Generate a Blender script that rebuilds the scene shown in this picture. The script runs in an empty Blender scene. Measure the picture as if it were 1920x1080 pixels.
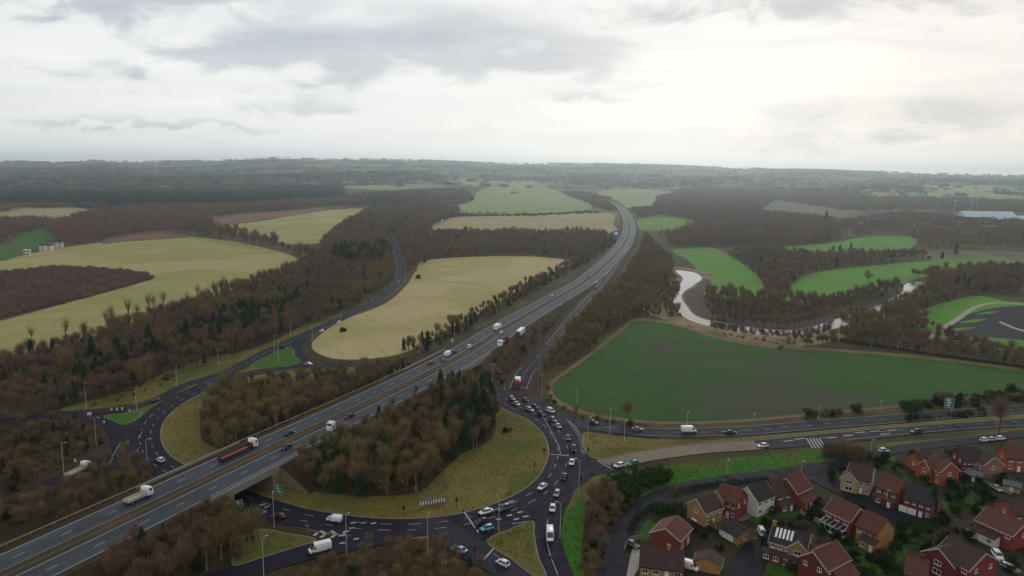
import bpy, bmesh, math, random
import numpy as np
from mathutils import Vector, Matrix
random.seed(7); RNG = np.random.default_rng(7)
R = math.radians
scene = bpy.context.scene
col = scene.collection

# ------------------------------------------------------------------ camera
FPX, CAM_H = 1371.0, 100.0
ROLL = R(0.75)
PITCH = math.atan((540 - 318) / FPX)
cam_d = bpy.data.cameras.new("camera")
cam = bpy.data.objects.new("camera", cam_d)
col.objects.link(cam)
cam_d.sensor_width = 36.0
cam_d.lens = FPX / 1920 * 36.0
cam_d.clip_start, cam_d.clip_end = 1.0, 40000.0
cam.matrix_world = Matrix.Translation((0, 0, CAM_H)) @ Matrix.Rotation(math.pi / 2 - PITCH, 4, 'X') @ Matrix.Rotation(ROLL, 4, 'Z')
scene.camera = cam

# ------------------------------------------------------------------ render look
scene.view_settings.view_transform = 'Standard'
scene.view_settings.look = 'None'
scene.view_settings.exposure = 0.0
scene.view_settings.gamma = 1.0
scene.cycles.max_bounces = 5
scene.cycles.diffuse_bounces = 2
scene.cycles.volume_bounces = 3
scene.cycles.use_denoising = True

# ------------------------------------------------------------------ node helper
class NT:
    """small helper that writes shader math as function calls"""
    def __init__(s, tree):
        s.t = tree; s.n = tree.nodes; s.l = tree.links
    def new(s, kind, **kw):
        n = s.n.new(kind)
        for k, v in kw.items(): setattr(n, k, v)
        return n
    def put(s, sock, v):
        if isinstance(v, bpy.types.NodeSocket): s.l.new(v, sock)
        elif isinstance(v, (tuple, list)) and len(v) == 3 and sock.type == 'RGBA': sock.default_value = (*v, 1)
        else: sock.default_value = v
    def m(s, op, a, b=0.0, c=None, clamp=False):
        n = s.new('ShaderNodeMath', operation=op); n.use_clamp = clamp
        s.put(n.inputs[0], a); s.put(n.inputs[1], b)
        if c is not None: s.put(n.inputs[2], c)
        return n.outputs[0]
    def mix(s, f, a, b):
        n = s.new('ShaderNodeMix', data_type='RGBA')
        s.put(n.inputs[0], f); s.put(n.inputs[6], a); s.put(n.inputs[7], b)
        return n.outputs[2]
    def ramp(s, v, a, b, lo=0.0, hi=1.0, smooth=True):
        n = s.new('ShaderNodeMapRange'); n.interpolation_type = 'SMOOTHSTEP' if smooth else 'LINEAR'
        s.put(n.inputs[0], v)
        for i, q in enumerate((a, b, lo, hi)): s.put(n.inputs[1 + i], q)
        return n.outputs[0]
    def noise(s, vec, scale, detail=4.0, rough=0.55, dist=0.0):
        n = s.new('ShaderNodeTexNoise')
        s.put(n.inputs['Vector'], vec); s.put(n.inputs['Scale'], scale); s.put(n.inputs['Detail'], detail)
        s.put(n.inputs['Roughness'], rough); s.put(n.inputs['Distortion'], dist)
        return n.outputs[0]
    def comb(s, x, y, z=0.0):
        n = s.new('ShaderNodeCombineXYZ')
        for i, q in enumerate((x, y, z)): s.put(n.inputs[i], q)
        return n.outputs[0]
    def sep(s, v):
        n = s.new('ShaderNodeSeparateXYZ'); s.put(n.inputs[0], v)
        return n.outputs

# ------------------------------------------------------------------ sky and sun
SUN_AZ, SUN_EL = R(14), R(24)
world = bpy.data.worlds.new("World"); scene.world = world
world.use_nodes = True
nt = world.node_tree; nt.nodes.clear(); k = NT(nt)
tc = k.new('ShaderNodeTexCoord')
d = k.sep(tc.outputs['Generated'])
ay = k.m('ADD', k.m('ABSOLUTE', d[1]), 0.02)
u = k.m('DIVIDE', d[0], ay); v = k.m('DIVIDE', d[2], ay)
zz = k.m('ADD', k.m('MAXIMUM', d[2], 0.0), 0.07)
px_, py_ = k.m('DIVIDE', d[0], zz), k.m('DIVIDE', d[1], zz)
cv = k.comb(px_, py_, 0.0)
n1 = k.noise(cv, 0.55, 6.0, 0.55, 0.4)
n2 = k.noise(k.comb(k.m('MULTIPLY', u, 9.5), k.m('MULTIPLY', v, 23.0), 3.3), 1.0, 8.0, 0.56, 0.4)
n3 = k.noise(k.comb(k.m('MULTIPLY', u, 3.0), k.m('MULTIPLY', v, 26.0), 8.1), 1.0, 6.0, 0.55, 0.2)
wob = k.m('SUBTRACT', n2, 0.5)
def blob(px, py, sx, sy, amp, ang=0.0):
    cu = (px - 960) / FPX; cw = (318 + (px - 960) * 0.0131 - py) / FPX
    du = k.m('ADD', k.m('SUBTRACT', u, cu), k.m('MULTIPLY', wob, 0.28)); dv = k.m('ADD', k.m('SUBTRACT', v, cw), k.m('MULTIPLY', wob, 0.09))
    ca, sa = math.cos(ang), math.sin(ang)
    a = k.m('DIVIDE', k.m('ADD', k.m('MULTIPLY', du, ca), k.m('MULTIPLY', dv, sa)), sx / FPX)
    b = k.m('DIVIDE', k.m('SUBTRACT', k.m('MULTIPLY', dv, ca), k.m('MULTIPLY', du, sa)), sy / FPX)
    q = k.m('ADD', k.m('MULTIPLY', a, a), k.m('MULTIPLY', b, b))
    e = k.m('POWER', 2.718, k.m('MULTIPLY', q, -1.0))
    return k.m('MULTIPLY', e, amp)
#SKYBLOBS
dark = 0.0
for a in [(470, 120, 190, 40, .50), (640, 95, 200, 40, .36), (830, 120, 150, 60, .62), (900, 70, 160, 40, .36), (1075, 118, 130, 36, .58), (420, 30, 330, 40, .46), (150, 20, 220, 30, .28), (1330, 40, 170, 26, .38), (1600, 22, 380, 34, .46),
          (1790, 215, 330, 50, .34), (1500, 250, 260, 26, .24), (230, 237, 280, 11, .45), (420, 246, 160, 7, .25), (1110, 186, 80, 13, .36), (640, 165, 70, 20, .28), (600, 195, 260, 10, .18)]:
    dark = k.m('ADD', dark, blob(*a))
light = 0.0
for a in [(1420, 165, 260, 46, .60), (1640, 140, 200, 34, .40), (980, 240, 420, 36, .34), (900, 92, 50, 18, .3), (560, 190, 260, 18, .22), (1850, 80, 120, 40, .30), (1680, 273, 90, 8, .5), (700, 60, 120, 20, .2)]:
    light = k.m('ADD', light, blob(*a))
cover = k.ramp(k.m('ADD', dark, k.m('MULTIPLY', k.m('SUBTRACT', n2, 0.5), 1.25)), 0.10, 0.66)
shade = k.m('ADD', k.m('ADD', 0.80, k.m('MULTIPLY', light, 0.30)), k.m('ADD', k.m('MULTIPLY', cover, -0.58), k.m('MULTIPLY', k.m('SUBTRACT', n3, 0.5), 0.75)))
shade = k.ramp(shade, 0.0, 1.0, 0.0, 1.0, False)
vis = k.ramp(v, 0.25, 0.45, 1.0, 0.0)                      # the bank of cloud towards the horizon, then the grey overhead
cloud_lo = k.mix(shade, (0.45, 0.495, 0.56), (1.03, 1.03, 1.00))
warm = k.ramp(u, -0.35, 0.7, 0.0, 1.0)
cloud_lo = k.mix(k.m('MULTIPLY', warm, 0.8), cloud_lo, k.mix(shade, (0.52, 0.49, 0.505), (1.06, 0.98, 0.895)))
cloud_hi = k.mix(k.ramp(n1, 0.3, 0.7), (0.52, 0.535, 0.56), (0.74, 0.745, 0.76))
cloud = k.mix(vis, cloud_hi, cloud_lo)
cloud = k.mix(k.ramp(v, 0.0, 0.05, 0.75, 0.0), cloud, k.mix(warm, (1.02, 1.04, 1.06), (1.12, 1.04, 1.0)))
below = k.ramp(d[2], -0.02, 0.0, 0.0, 1.0)
cloud = k.mix(below, (0.30, 0.31, 0.31), cloud)
sky = k.new('ShaderNodeTexSky', sky_type='NISHITA'); sky.sun_disc = False
sky.sun_elevation = SUN_EL; sky.sun_rotation = SUN_AZ; sky.altitude = 100
bg_s = k.new('ShaderNodeBackground'); k.put(bg_s.inputs[0], sky.outputs[0]); bg_s.inputs[1].default_value = 0.08
bg_c = k.new('ShaderNodeBackground'); k.put(bg_c.inputs[0], cloud); bg_c.inputs[1].default_value = 1.0
ms = k.new('ShaderNodeMixShader'); k.put(ms.inputs[0], 0.93)
k.l.new(bg_s.outputs[0], ms.inputs[1]); k.l.new(bg_c.outputs[0], ms.inputs[2])
wo = k.new('ShaderNodeOutputWorld'); k.l.new(ms.outputs[0], wo.inputs[0])
sun_d = bpy.data.lights.new("sun", 'SUN'); sun_d.energy = 0.9; sun_d.angle = R(18); sun_d.color = (1.0, 0.95, 0.88)
sun = bpy.data.objects.new("sun", sun_d); col.objects.link(sun)
sv = Vector((math.sin(SUN_AZ) * math.cos(SUN_EL), math.cos(SUN_AZ) * math.cos(SUN_EL), math.sin(SUN_EL)))
sun.rotation_euler = sv.to_track_quat('Z', 'Y').to_euler()

# ------------------------------------------------------------------ layout helpers
SKYLINE = [(-400, 300), (0, 304), (100, 306), (180, 302), (260, 305), (400, 302), (500, 297), (600, 299), (750, 300), (900, 306), (1000, 308), (1150, 308),
           (1300, 313), (1450, 318), (1600, 321), (1750, 327), (1920, 331), (2300, 333)]
cP, sP, cR, sR = math.cos(PITCH), math.sin(PITCH), math.cos(ROLL), math.sin(ROLL)
def ray(x, y):
    a, b = x - 960, y - 540
    a2, b2 = a * cR + b * sR, -a * sR + b * cR
    return a2, FPX * cP - b2 * sP, -FPX * sP - b2 * cP
HILL_R = 8000.0
_az, _hh = [], []
for x, y in SKYLINE:
    q = ray(x, y); _az.append(math.atan2(q[0], q[1])); _hh.append(CAM_H + HILL_R * q[2] / math.hypot(q[0], q[1]))
_az, _hh = np.array(_az), np.array(_hh)
def sstep(a, b, x):
    t = np.clip((x - a) / (b - a), 0, 1); return t * t * (3 - 2 * t)
def height(X, Y):
    X = np.asarray(X, float); Y = np.asarray(Y, float)
    r = np.hypot(X, Y); az = np.arctan2(X, Y)
    hh = np.interp(az, _az, _hh)
    up = np.clip((r - 2800) / (HILL_R - 2800), 0, 1) ** 1.15
    down = 1 - 0.5 * sstep(HILL_R, 12000, r)
    rough = 9 * np.sin(X / 310 + 1.3) * np.sin(Y / 420 + .4) + 6 * np.sin(X / 170 - Y / 230)
    return hh * up * down + rough * sstep(2600, 4500, r) * (1 - sstep(6500, 8000, r))
_T = 60.0 * 1.012 ** np.arange(0, 440)
def at(x, y, z=0.0):
    """ground point that the photograph shows at pixel x, y (z above the ground)"""
    q = ray(x, y); n = math.hypot(q[0], q[1]); e = (q[0] / n, q[1] / n, q[2] / n)
    if e[2] < -0.036:                                   # flat country
        t = (z - CAM_H) / e[2]
        if t < 2700: return Vector((e[0] * t, e[1] * t, z))
    f = CAM_H + e[2] * _T - z - height(e[0] * _T, e[1] * _T)
    h = np.nonzero(f < 0)[0]
    if len(h) == 0 or h[0] == 0: t = 9000.0
    else:
        a, b = _T[h[0] - 1], _T[h[0]]; fa, fb = f[h[0] - 1], f[h[0]]; t = a + (b - a) * fa / (fa - fb)
    t = min(t, 9000.0)
    return Vector((e[0] * t, e[1] * t, z + float(height(e[0] * t, e[1] * t))))
def pts(seq, z=0.0): return [at(x, y, z) for x, y in seq]
def catmull(P, step=3.0, closed=False):
    P = [Vector(p) for p in P]; n = len(P); out = []
    rng = range(n if closed else n - 1)
    for i in rng:
        p1, p2 = P[i], P[(i + 1) % n]
        p0 = P[(i - 1) % n] if (closed or i > 0) else p1 * 2 - p2
        p3 = P[(i + 2) % n] if (closed or i + 2 < n) else p2 * 2 - p1
        a, b, c = (p1 - p0).length ** .5, (p2 - p1).length ** .5, (p3 - p2).length ** .5
        a, b, c = max(a, 1e-3), max(b, 1e-3), max(c, 1e-3)
        m1 = (p2 - p1) / b ** 2 - (p2 - p0) / (a + b) ** 1 / b * 1 if False else None
        t1 = ((p1 - p0) / a - (p2 - p0) / (a + b) + (p2 - p1) / b) * b
        t2 = ((p2 - p1) / b - (p3 - p1) / (b + c) + (p3 - p2) / c) * b
        m = max(1, int((p2 - p1).length / step))
        for j in range(m):
            t = j / m; t2_, t3_ = t * t, t * t * t
            out.append(p1 * (2 * t3_ - 3 * t2_ + 1) + t1 * (t3_ - 2 * t2_ + t) + p2 * (-2 * t3_ + 3 * t2_) + t2 * (t3_ - t2_))
    if not closed: out.append(P[-1])
    return out
def normals2(P, closed=False):
    n = len(P); N = []
    for i in range(n):
        a = P[(i - 1) % n] if (closed or i > 0) else P[i]
        b = P[(i + 1) % n] if (closed or i + 1 < n) else P[i]
        t = b - a; t = Vector((t.x, t.y, 0)); t.normalize()
        N.append(Vector((t.y, -t.x, 0)))      # right-hand side of travel
    return N
def inside(poly, X, Y):
    X = np.asarray(X); Y = np.asarray(Y); res = np.zeros(X.shape, bool); n = len(poly)
    for i in range(n):
        x1, y1 = poly[i][0], poly[i][1]; x2, y2 = poly[(i + 1) % n][0], poly[(i + 1) % n][1]
        c = ((y1 > Y) != (y2 > Y)) & (X < (x2 - x1) * (Y - y1) / (y2 - y1 + 1e-12) + x1)
        res ^= c
    return res

# ------------------------------------------------------------------ mesh helper
class MB:
    def __init__(s): s.v = []; s.f = []; s.mi = []
    def quad(s, a, b, c, d, m=0):
        i = len(s.v); s.v += [tuple(a), tuple(b), tuple(c), tuple(d)]; s.f.append((i, i + 1, i + 2, i + 3)); s.mi.append(m)
    def face(s, P, m=0):
        i = len(s.v); s.v += [tuple(p) for p in P]; s.f.append(tuple(range(i, i + len(P)))); s.mi.append(m)
    def box(s, x0, x1, y0, y1, z0, z1, m=0):
        i = len(s.v)
        s.v += [(x0, y0, z0), (x1, y0, z0), (x1, y1, z0), (x0, y1, z0), (x0, y0, z1), (x1, y0, z1), (x1, y1, z1), (x0, y1, z1)]
        for q in ((0, 3, 2, 1), (4, 5, 6, 7), (0, 1, 5, 4), (1, 2, 6, 5), (2, 3, 7, 6), (3, 0, 4, 7)):
            s.f.append(tuple(i + j for j in q)); s.mi.append(m)
        return s
    def loft(s, rings, m=0, caps=True, closed=True):
        i0 = len(s.v); n = len(rings[0])
        for r in rings: s.v += [tuple(p) for p in r]
        for a in range(len(rings) - 1):
            for b in range(n if closed else n - 1):
                c = (b + 1) % n
                s.f.append((i0 + a * n + b, i0 + a * n + c, i0 + (a + 1) * n + c, i0 + (a + 1) * n + b)); s.mi.append(m)
        if caps:
            s.f.append(tuple(i0 + b for b in reversed(range(n)))); s.mi.append(m)
            s.f.append(tuple(i0 + (len(rings) - 1) * n + b for b in range(n))); s.mi.append(m)
        return s
    def tube(s, p0, p1, r0, r1=None, n=6, m=0, caps=True):
        r1 = r0 if r1 is None else r1
        p0, p1 = Vector(p0), Vector(p1); t = (p1 - p0).normalized()
        a = t.orthogonal().normalized(); b = t.cross(a)
        return s.loft([[p + (a * math.cos(q) + b * math.sin(q)) * r for q in [2 * math.pi * j / n for j in range(n)]] for p, r in ((p0, r0), (p1, r1))], m, caps)
    def prism(s, poly, z0, z1, m=0):
        n = len(poly)
        return s.loft([[(p[0], p[1], z0) for p in poly], [(p[0], p[1], z1) for p in poly]], m)
    def mesh(s, name, mats, smooth=False):
        me = bpy.data.meshes.new(name)
        me.from_pydata(s.v, [], s.f)
        for m in (mats if isinstance(mats, (list, tuple)) else [mats]): me.materials.append(m)
        if any(s.mi): me.polygons.foreach_set('material_index', s.mi)
        if smooth: me.polygons.foreach_set('use_smooth', [True] * len(me.polygons))
        me.update(); return me
def link(name, me, parent=None, loc=None, rz=None):
    o = bpy.data.objects.new(name, me); col.objects.link(o)
    if parent: o.parent = parent
    if loc is not None: o.location = loc
    if rz is not None: o.rotation_euler = (0, 0, rz)
    return o
def tag(o, label=None, cat=None, group=None, kind=None):
    if label: o['label'] = label
    if cat: o['category'] = cat
    if group: o['group'] = group
    if kind: o['kind'] = kind
    return o
def thing(name, label, cat, loc=(0, 0, 0), rz=0.0, group=None):
    return tag(link(name, None, None, loc, rz), label, cat, group)
def struct(name, mb, mats, smooth=False): return tag(link(name, mb.mesh(name, mats, smooth)), kind='structure')

# ------------------------------------------------------------------ materials
def new_mat(name):
    m = bpy.data.materials.new(name); m.use_nodes = True
    n = m.node_tree; n.nodes.clear(); k = NT(n)
    b = k.new('ShaderNodeBsdfPrincipled'); o = k.new('ShaderNodeOutputMaterial'); k.l.new(b.outputs[0], o.inputs[0])
    return m, k, b
def plain(name, c, rough=0.6, var=0.12, scale=1.5, metal=0.0, spec=0.4, obj=True):
    m, k, b = new_mat(name)
    t = k.new('ShaderNodeTexCoord')
    n = k.noise(t.outputs['Object'], scale, 4.0)
    k.put(b.inputs['Base Color'], k.mix(n, tuple(q * (1 - var * 1.6) for q in c), tuple(min(1, q * (1 + var * 1.6)) for q in c)))
    b.inputs['Roughness'].default_value = rough; b.inputs['Metallic'].default_value = metal; b.inputs['Specular IOR Level'].default_value = spec
    return m
def land(name, c1, c2, c3=None, s1=0.01, s2=0.12, stripe=None, rough=0.95, amt=0.5, wear=0.3):
    """mottled ground: two colours at two sizes, optional third in broad patches, optional (angle, spacing, strength) tramlines"""
    m, k, b = new_mat(name)
    g = k.new('ShaderNodeNewGeometry').outputs['Position']
    a = k.noise(g, s1, 5.0, 0.6, 0.6); f = k.noise(g, s2, 5.0, 0.65); ff = k.noise(g, s2 * 9, 3.0, 0.6)
    f2 = k.m('ADD', k.m('MULTIPLY', a, amt), k.m('ADD', k.m('MULTIPLY', f, (1 - amt) * .6), k.m('MULTIPLY', ff, (1 - amt) * .4)))
    c = k.mix(k.ramp(f2, 0.37, 0.63), c1, c2)
    if c3: c = k.mix(k.m('MULTIPLY', k.ramp(k.noise(g, s1 * 1.7, 4.0, 0.55, 0.8), 0.45, 0.60), 0.92), c, c3)
    c = k.mix(k.m('MULTIPLY', k.ramp(k.noise(g, s2 * 3.1, 6.0, 0.7, 1.0), .52, .70), .38), c, tuple(q * .62 for q in c1))
    if stripe:
        ang, sp, st = stripe; p = k.sep(g)
        w = k.m('ADD', k.m('MULTIPLY', p[0], math.cos(ang)), k.m('MULTIPLY', p[1], math.sin(ang)))
        w = k.m('ADD', w, k.m('MULTIPLY', k.m('SUBTRACT', a, 0.5), 14.0))
        s = k.m('PINGPONG', w, sp / 2); s = k.ramp(s, sp * 0.05, sp * 0.16, st, 0.0)
        c = k.mix(k.m('MULTIPLY', s, k.ramp(f, 0.35, 0.6)), c, tuple(q * 0.55 for q in c1))
    k.put(b.inputs['Base Color'], c); b.inputs['Roughness'].default_value = rough; b.inputs['Specular IOR Level'].default_value = 0.15
    return m
def road_mat(name, c1, c2, rough=0.75, s=0.35, spec=.05):
    m, k, b = new_mat(name)
    g = k.new('ShaderNodeNewGeometry').outputs['Position']
    a = k.noise(g, 0.03, 4.0, 0.6); f = k.noise(g, s, 5.0, 0.65, 0.5)
    p = k.new('ShaderNodeTexVoronoi'); k.put(p.inputs['Vector'], g); p.inputs['Scale'].default_value = 0.07
    patch = k.ramp(p.outputs['Color'], 0.55, 0.6)
    c = k.mix(k.ramp(k.m('ADD', k.m('MULTIPLY', a, .5), k.m('MULTIPLY', f, .5)), .35, .65), c1, c2)
    c = k.mix(k.m('MULTIPLY', patch, .25), c, tuple(q * .7 for q in c1))
    at_ = k.new('ShaderNodeAttribute'); at_.attribute_name = 'across'
    tr = k.ramp(k.m('PINGPONG', k.m('ADD', at_.outputs['Fac'], 0.35), 0.9125), .1, .75)
    str_ = k.noise(k.comb(k.m('MULTIPLY', at_.outputs['Fac'], 1.2), k.m('MULTIPLY', k.sep(g)[1], .02), 0.0), 1.0, 4.0, .6)
    c = k.mix(k.m('MULTIPLY', tr, .34), c, tuple(q * .55 for q in c1)); c = k.mix(k.m('MULTIPLY', k.ramp(str_, .45, .7), .35), c, tuple(q * 1.5 for q in c2))
    k.put(b.inputs['Base Color'], c)
    k.put(b.inputs['Roughness'], k.ramp(f, .3, .7, rough - .12, rough + .1)); b.inputs['Specular IOR Level'].default_value = spec
    return m
def twig_mat(name, c1, c2, c3):
    m, k, b = new_mat(name)
    r = k.new('ShaderNodeObjectInfo').outputs['Random']
    g = k.new('ShaderNodeNewGeometry').outputs['Position']
    w = k.noise(g, 0.018, 3.0)
    c = k.mix(r, c1, c2); c = k.mix(k.ramp(w, .42, .62), c, c3)
    n = k.noise(k.new('ShaderNodeTexCoord').outputs['Object'], 0.8, 2.0)
    c = k.mix(k.m('MULTIPLY', n, .5), c, tuple(q * 1.7 for q in c1))
    k.put(b.inputs['Base Color'], c); b.inputs['Roughness'].default_value = 0.9; b.inputs['Specular IOR Level'].default_value = 0.1
    return m
M = {}
def grass(*a): return a
M['straw'] = land('straw_field', (.345, .290, .120), (.275, .245, .085), (.375, .310, .150), .006, .05, (R(28), 11, .25))
M['leftfield'] = land('pale_green_field', (.290, .262, .092), (.225, .232, .064), (.330, .285, .125), .005, .04, (R(-20), 14, .2))
M['farfield'] = land('dry_far_field', (.280, .235, .110), (.235, .215, .085), (.310, .245, .140), .004, .03, (R(40), 25, .2))
M['farfieldgreen'] = land('green_far_field', (.190, .225, .070), (.150, .195, .055), (.22, .24, .09), .004, .03)
M['crop'] = land('winter_crop', (.022, .060, .009), (.030, .092, .007), (.048, .053, .030), .0062, .05, (R(75), 21, .28))
M['golf'] = land('golf_turf', (.058, .190, .010), (.085, .240, .014), (.095, .165, .030), .008, .06)
M['roughgreen'] = land('rough_green', (.085, .115, .030), (.120, .120, .045), (.075, .060, .035), .012, .1)
M['verge'] = land('verge_grass', (.112, .094, .020), (.156, .124, .034), (.074, .084, .015), .022, .25, (R(24), 6.5, .3))
M['brightverge'] = land('bright_grass', (.020, .098, .004), (.032, .115, .006), (.056, .084, .010), .03, .25)
M['lawn'] = land('lawn', (.022, .075, .006), (.034, .090, .010), (.030, .050, .010), .05, .5)
M['garden'] = land('garden_ground', (.020, .026, .010), (.030, .036, .013), (.042, .030, .018), .05, .3)
M['scrub'] = land('scrub_ground', (.030, .021, .009), (.046, .036, .011), (.040, .022, .010), .02, .3)
M['reedbank'] = land('reed_bank', (.240, .180, .090), (.180, .135, .065), (.11, .085, .045), .03, .2)
M['heather'] = land('heather', (.130, .066, .048), (.165, .090, .060), None, .01, .1)
M['mudbank'] = land('mud_bank', (.060, .040, .032), (.085, .058, .045), None, .05, .4)
M['dryhedge'] = land('dry_margin', (.165, .120, .058), (.110, .078, .038), None, .04, .4)
M['asphalt'] = road_mat('asphalt', (.0136, .0122, .0226), (.0195, .0178, .0300))
M['asphaltworn'] = road_mat('worn_asphalt', (.046, .055, .066), (.064, .073, .083), spec=.06)
M['asphaltmid'] = road_mat('older_asphalt', (.022, .022, .031), (.033, .033, .043))
M['concreteroad'] = road_mat('concrete_road', (.200, .165, .125), (.155, .130, .100))
M['path'] = road_mat('gravel_path', (.36, .33, .27), (.30, .27, .22))
M['carpark'] = road_mat('car_park_asphalt', (.014, .0145, .021), (.022, .022, .030))
M['paint'] = plain('road_paint', (.27, .27, .28), .7, .3, .7)
M['kerb'] = plain('kerb_stone', (.16, .14, .11), .8, .2, 1.0)
M['concrete'] = plain('bridge_concrete', (.190, .155, .100), .85, .2, .5)
M['deckconc'] = plain('deck_concrete', (.215, .205, .175), .85, .15, .5)
M['steel'] = plain('galvanised_steel', (.34, .35, .36), .5, .1, 2.0, .5)
M['post'] = plain('lamp_post_paint', (.46, .47, .44), .5, .1, 1.0, .2)
M['wood'] = plain('fence_timber', (.10, .065, .035), .85, .25, 1.5)
M['tanfence'] = plain('weathered_timber', (.30, .22, .12), .85, .2, 1.0)
M['black'] = plain('black_paint', (.012, .012, .013), .5, .1)
M['white'] = plain('white_paint', (.72, .72, .70), .45, .06)
M['glass'] = plain('dark_glass', (.020, .024, .030), .12, .15, .6, 0, .6)
M['tyre'] = plain('tyre_rubber', (.012, .012, .012), .8)
M['hub'] = plain('wheel_hub', (.20, .20, .21), .4, .1, 3, .6)
M['lampw'] = plain('headlamp_glass', (.75, .76, .78), .15)
M['lampr'] = plain('tail_lamp', (.30, .010, .010), .3)
M['signgreen'] = plain('sign_green', (.010, .160, .085), .5, .06)
M['signblue'] = plain('sign_blue', (.012, .090, .330), .5, .06)
M['signwhite'] = plain('sign_white', (.72, .73, .74), .5, .04)
M['bark'] = plain('bark', (.085, .062, .044), .95, .3, 2.0, 0, .1)
M['palebark'] = plain('pale_bark', (.25, .205, .15), .95, .3, 2.0, 0, .1)
M['twig'] = twig_mat('brown_twigs', (.140, .096, .056), (.178, .128, .066), (.138, .086, .058))
M['twigolive'] = twig_mat('olive_twigs', (.160, .124, .050), (.200, .156, .062), (.130, .094, .048))
M['twigred'] = twig_mat('red_brown_twigs', (.156, .092, .062), (.188, .118, .074), (.142, .088, .064))
M['saplingtwig'] = twig_mat('sapling_twigs', (.200, .118, .098), (.240, .145, .120), (.170, .105, .092))
M['median'] = land('median_soil', (.075, .042, .022), (.105, .066, .030), (.055, .045, .018), .05, .4)
M['barrier'] = plain('dull_steel', (.15, .15, .15), .6, .15, 2.0, .3)
M['needle'] = twig_mat('pine_needles', (.018, .048, .020), (.028, .062, .024), (.020, .042, .020))
M['leaf'] = twig_mat('evergreen_leaves', (.018, .050, .009), (.028, .066, .012), (.026, .044, .013))
M['leafdark'] = twig_mat('dark_leaves', (.012, .024, .009), (.018, .032, .011), (.016, .022, .011))
def brick(name, c1, c2, mortar=.6):
    m, k, b = new_mat(name)
    t = k.new('ShaderNodeTexCoord').outputs['Object']; p = k.sep(t)
    vec = k.comb(k.m('ADD', p[0], p[1]), p[2], 0.0)
    br = k.new('ShaderNodeTexBrick'); k.put(br.inputs['Vector'], vec); br.inputs['Scale'].default_value = 4.4
    br.inputs['Mortar Size'].default_value = .025
    k.put(br.inputs['Color1'], c1); k.put(br.inputs['Color2'], c2); k.put(br.inputs['Mortar'], tuple(q * mortar + .05 for q in c1))
    n = k.noise(t, .7, 4.0)
    k.put(b.inputs['Base Color'], k.mix(k.m('MULTIPLY', k.ramp(n, .4, .7), .4), br.outputs[0], tuple(q * .62 for q in c1)))
    b.inputs['Roughness'].default_value = .9; b.inputs['Specular IOR Level'].default_value = .2
    return m
def tiles(name, c1, c2):
    m, k, b = new_mat(name)
    t = k.new('ShaderNodeTexCoord').outputs['Object']; p = k.sep(t)
    br = k.new('ShaderNodeTexBrick'); k.put(br.inputs['Vector'], k.comb(p[0], k.m('ADD', k.m('MULTIPLY', p[2], 1.7), k.m('MULTIPLY', p[1], .35)), 0.0))
    br.inputs['Scale'].default_value = 3.0; br.inputs['Mortar Size'].default_value = .035
    k.put(br.inputs['Color1'], c1); k.put(br.inputs['Color2'], c2); k.put(br.inputs['Mortar'], tuple(q * .55 for q in c1))
    n = k.noise(t, .45, 5.0, .6)
    k.put(b.inputs['Base Color'], k.mix(k.m('MULTIPLY', k.ramp(n, .42, .68), .55), br.outputs[0], tuple(q * .6 + .008 for q in c2)))
    b.inputs['Roughness'].default_value = .85; b.inputs['Specular IOR Level'].default_value = .25
    return m
M['redbrick'] = brick('red_brick', (.235, .042, .027), (.190, .035, .024))
M['orangebrick'] = brick('orange_brick', (.350, .088, .036), (.285, .070, .031))
M['tanbrick'] = brick('tan_brick', (.390, .210, .072), (.325, .172, .060))
M['creambrick'] = brick('cream_brick', (.46, .33, .18), (.38, .27, .15))
M['darkbrick'] = brick('dark_red_brick', (.155, .024, .022), (.12, .020, .020))
M['render'] = plain('white_render', (.60, .58, .53), .8, .08, .6)
M['pinkbrick'] = brick('pink_brick', (.30, .14, .11), (.25, .12, .10))
M['brownroof'] = tiles('brown_roof_tiles', (.078, .043, .036), (.056, .033, .030))
M['redroof'] = tiles('red_roof_tiles', (.145, .052, .036), (.115, .044, .033))
M['darkroof'] = tiles('dark_roof_tiles', (.044, .036, .038), (.034, .029, .032))
M['fascia'] = plain('painted_fascia', (.50, .42, .36), .6, .08)
M['bluegrey'] = plain('felt_roof', (.09, .11, .12), .9, .2)
PAINTS = {'white': (.74, .74, .74), 'silver': (.34, .36, .38), 'grey': (.12, .13, .14), 'dark': (.018, .019, .022), 'blue': (.020, .035, .085), 'navy': (.010, .014, .035),
          'red': (.260, .012, .014), 'maroon': (.085, .008, .014), 'teal': (.030, .200, .230), 'lightblue': (.17, .38, .52), 'dullred': (.150, .030, .034), 'cream': (.44, .40, .31), 'darkred': (.075, .008, .008), 'paleblue': (.26, .32, .40)}
for q, c in PAINTS.items():
    M['car_' + q] = plain('car_paint_' + q, c, .28, .04, .5, 0.0 if q in ('white', 'cream') else .25, .5)

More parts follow.
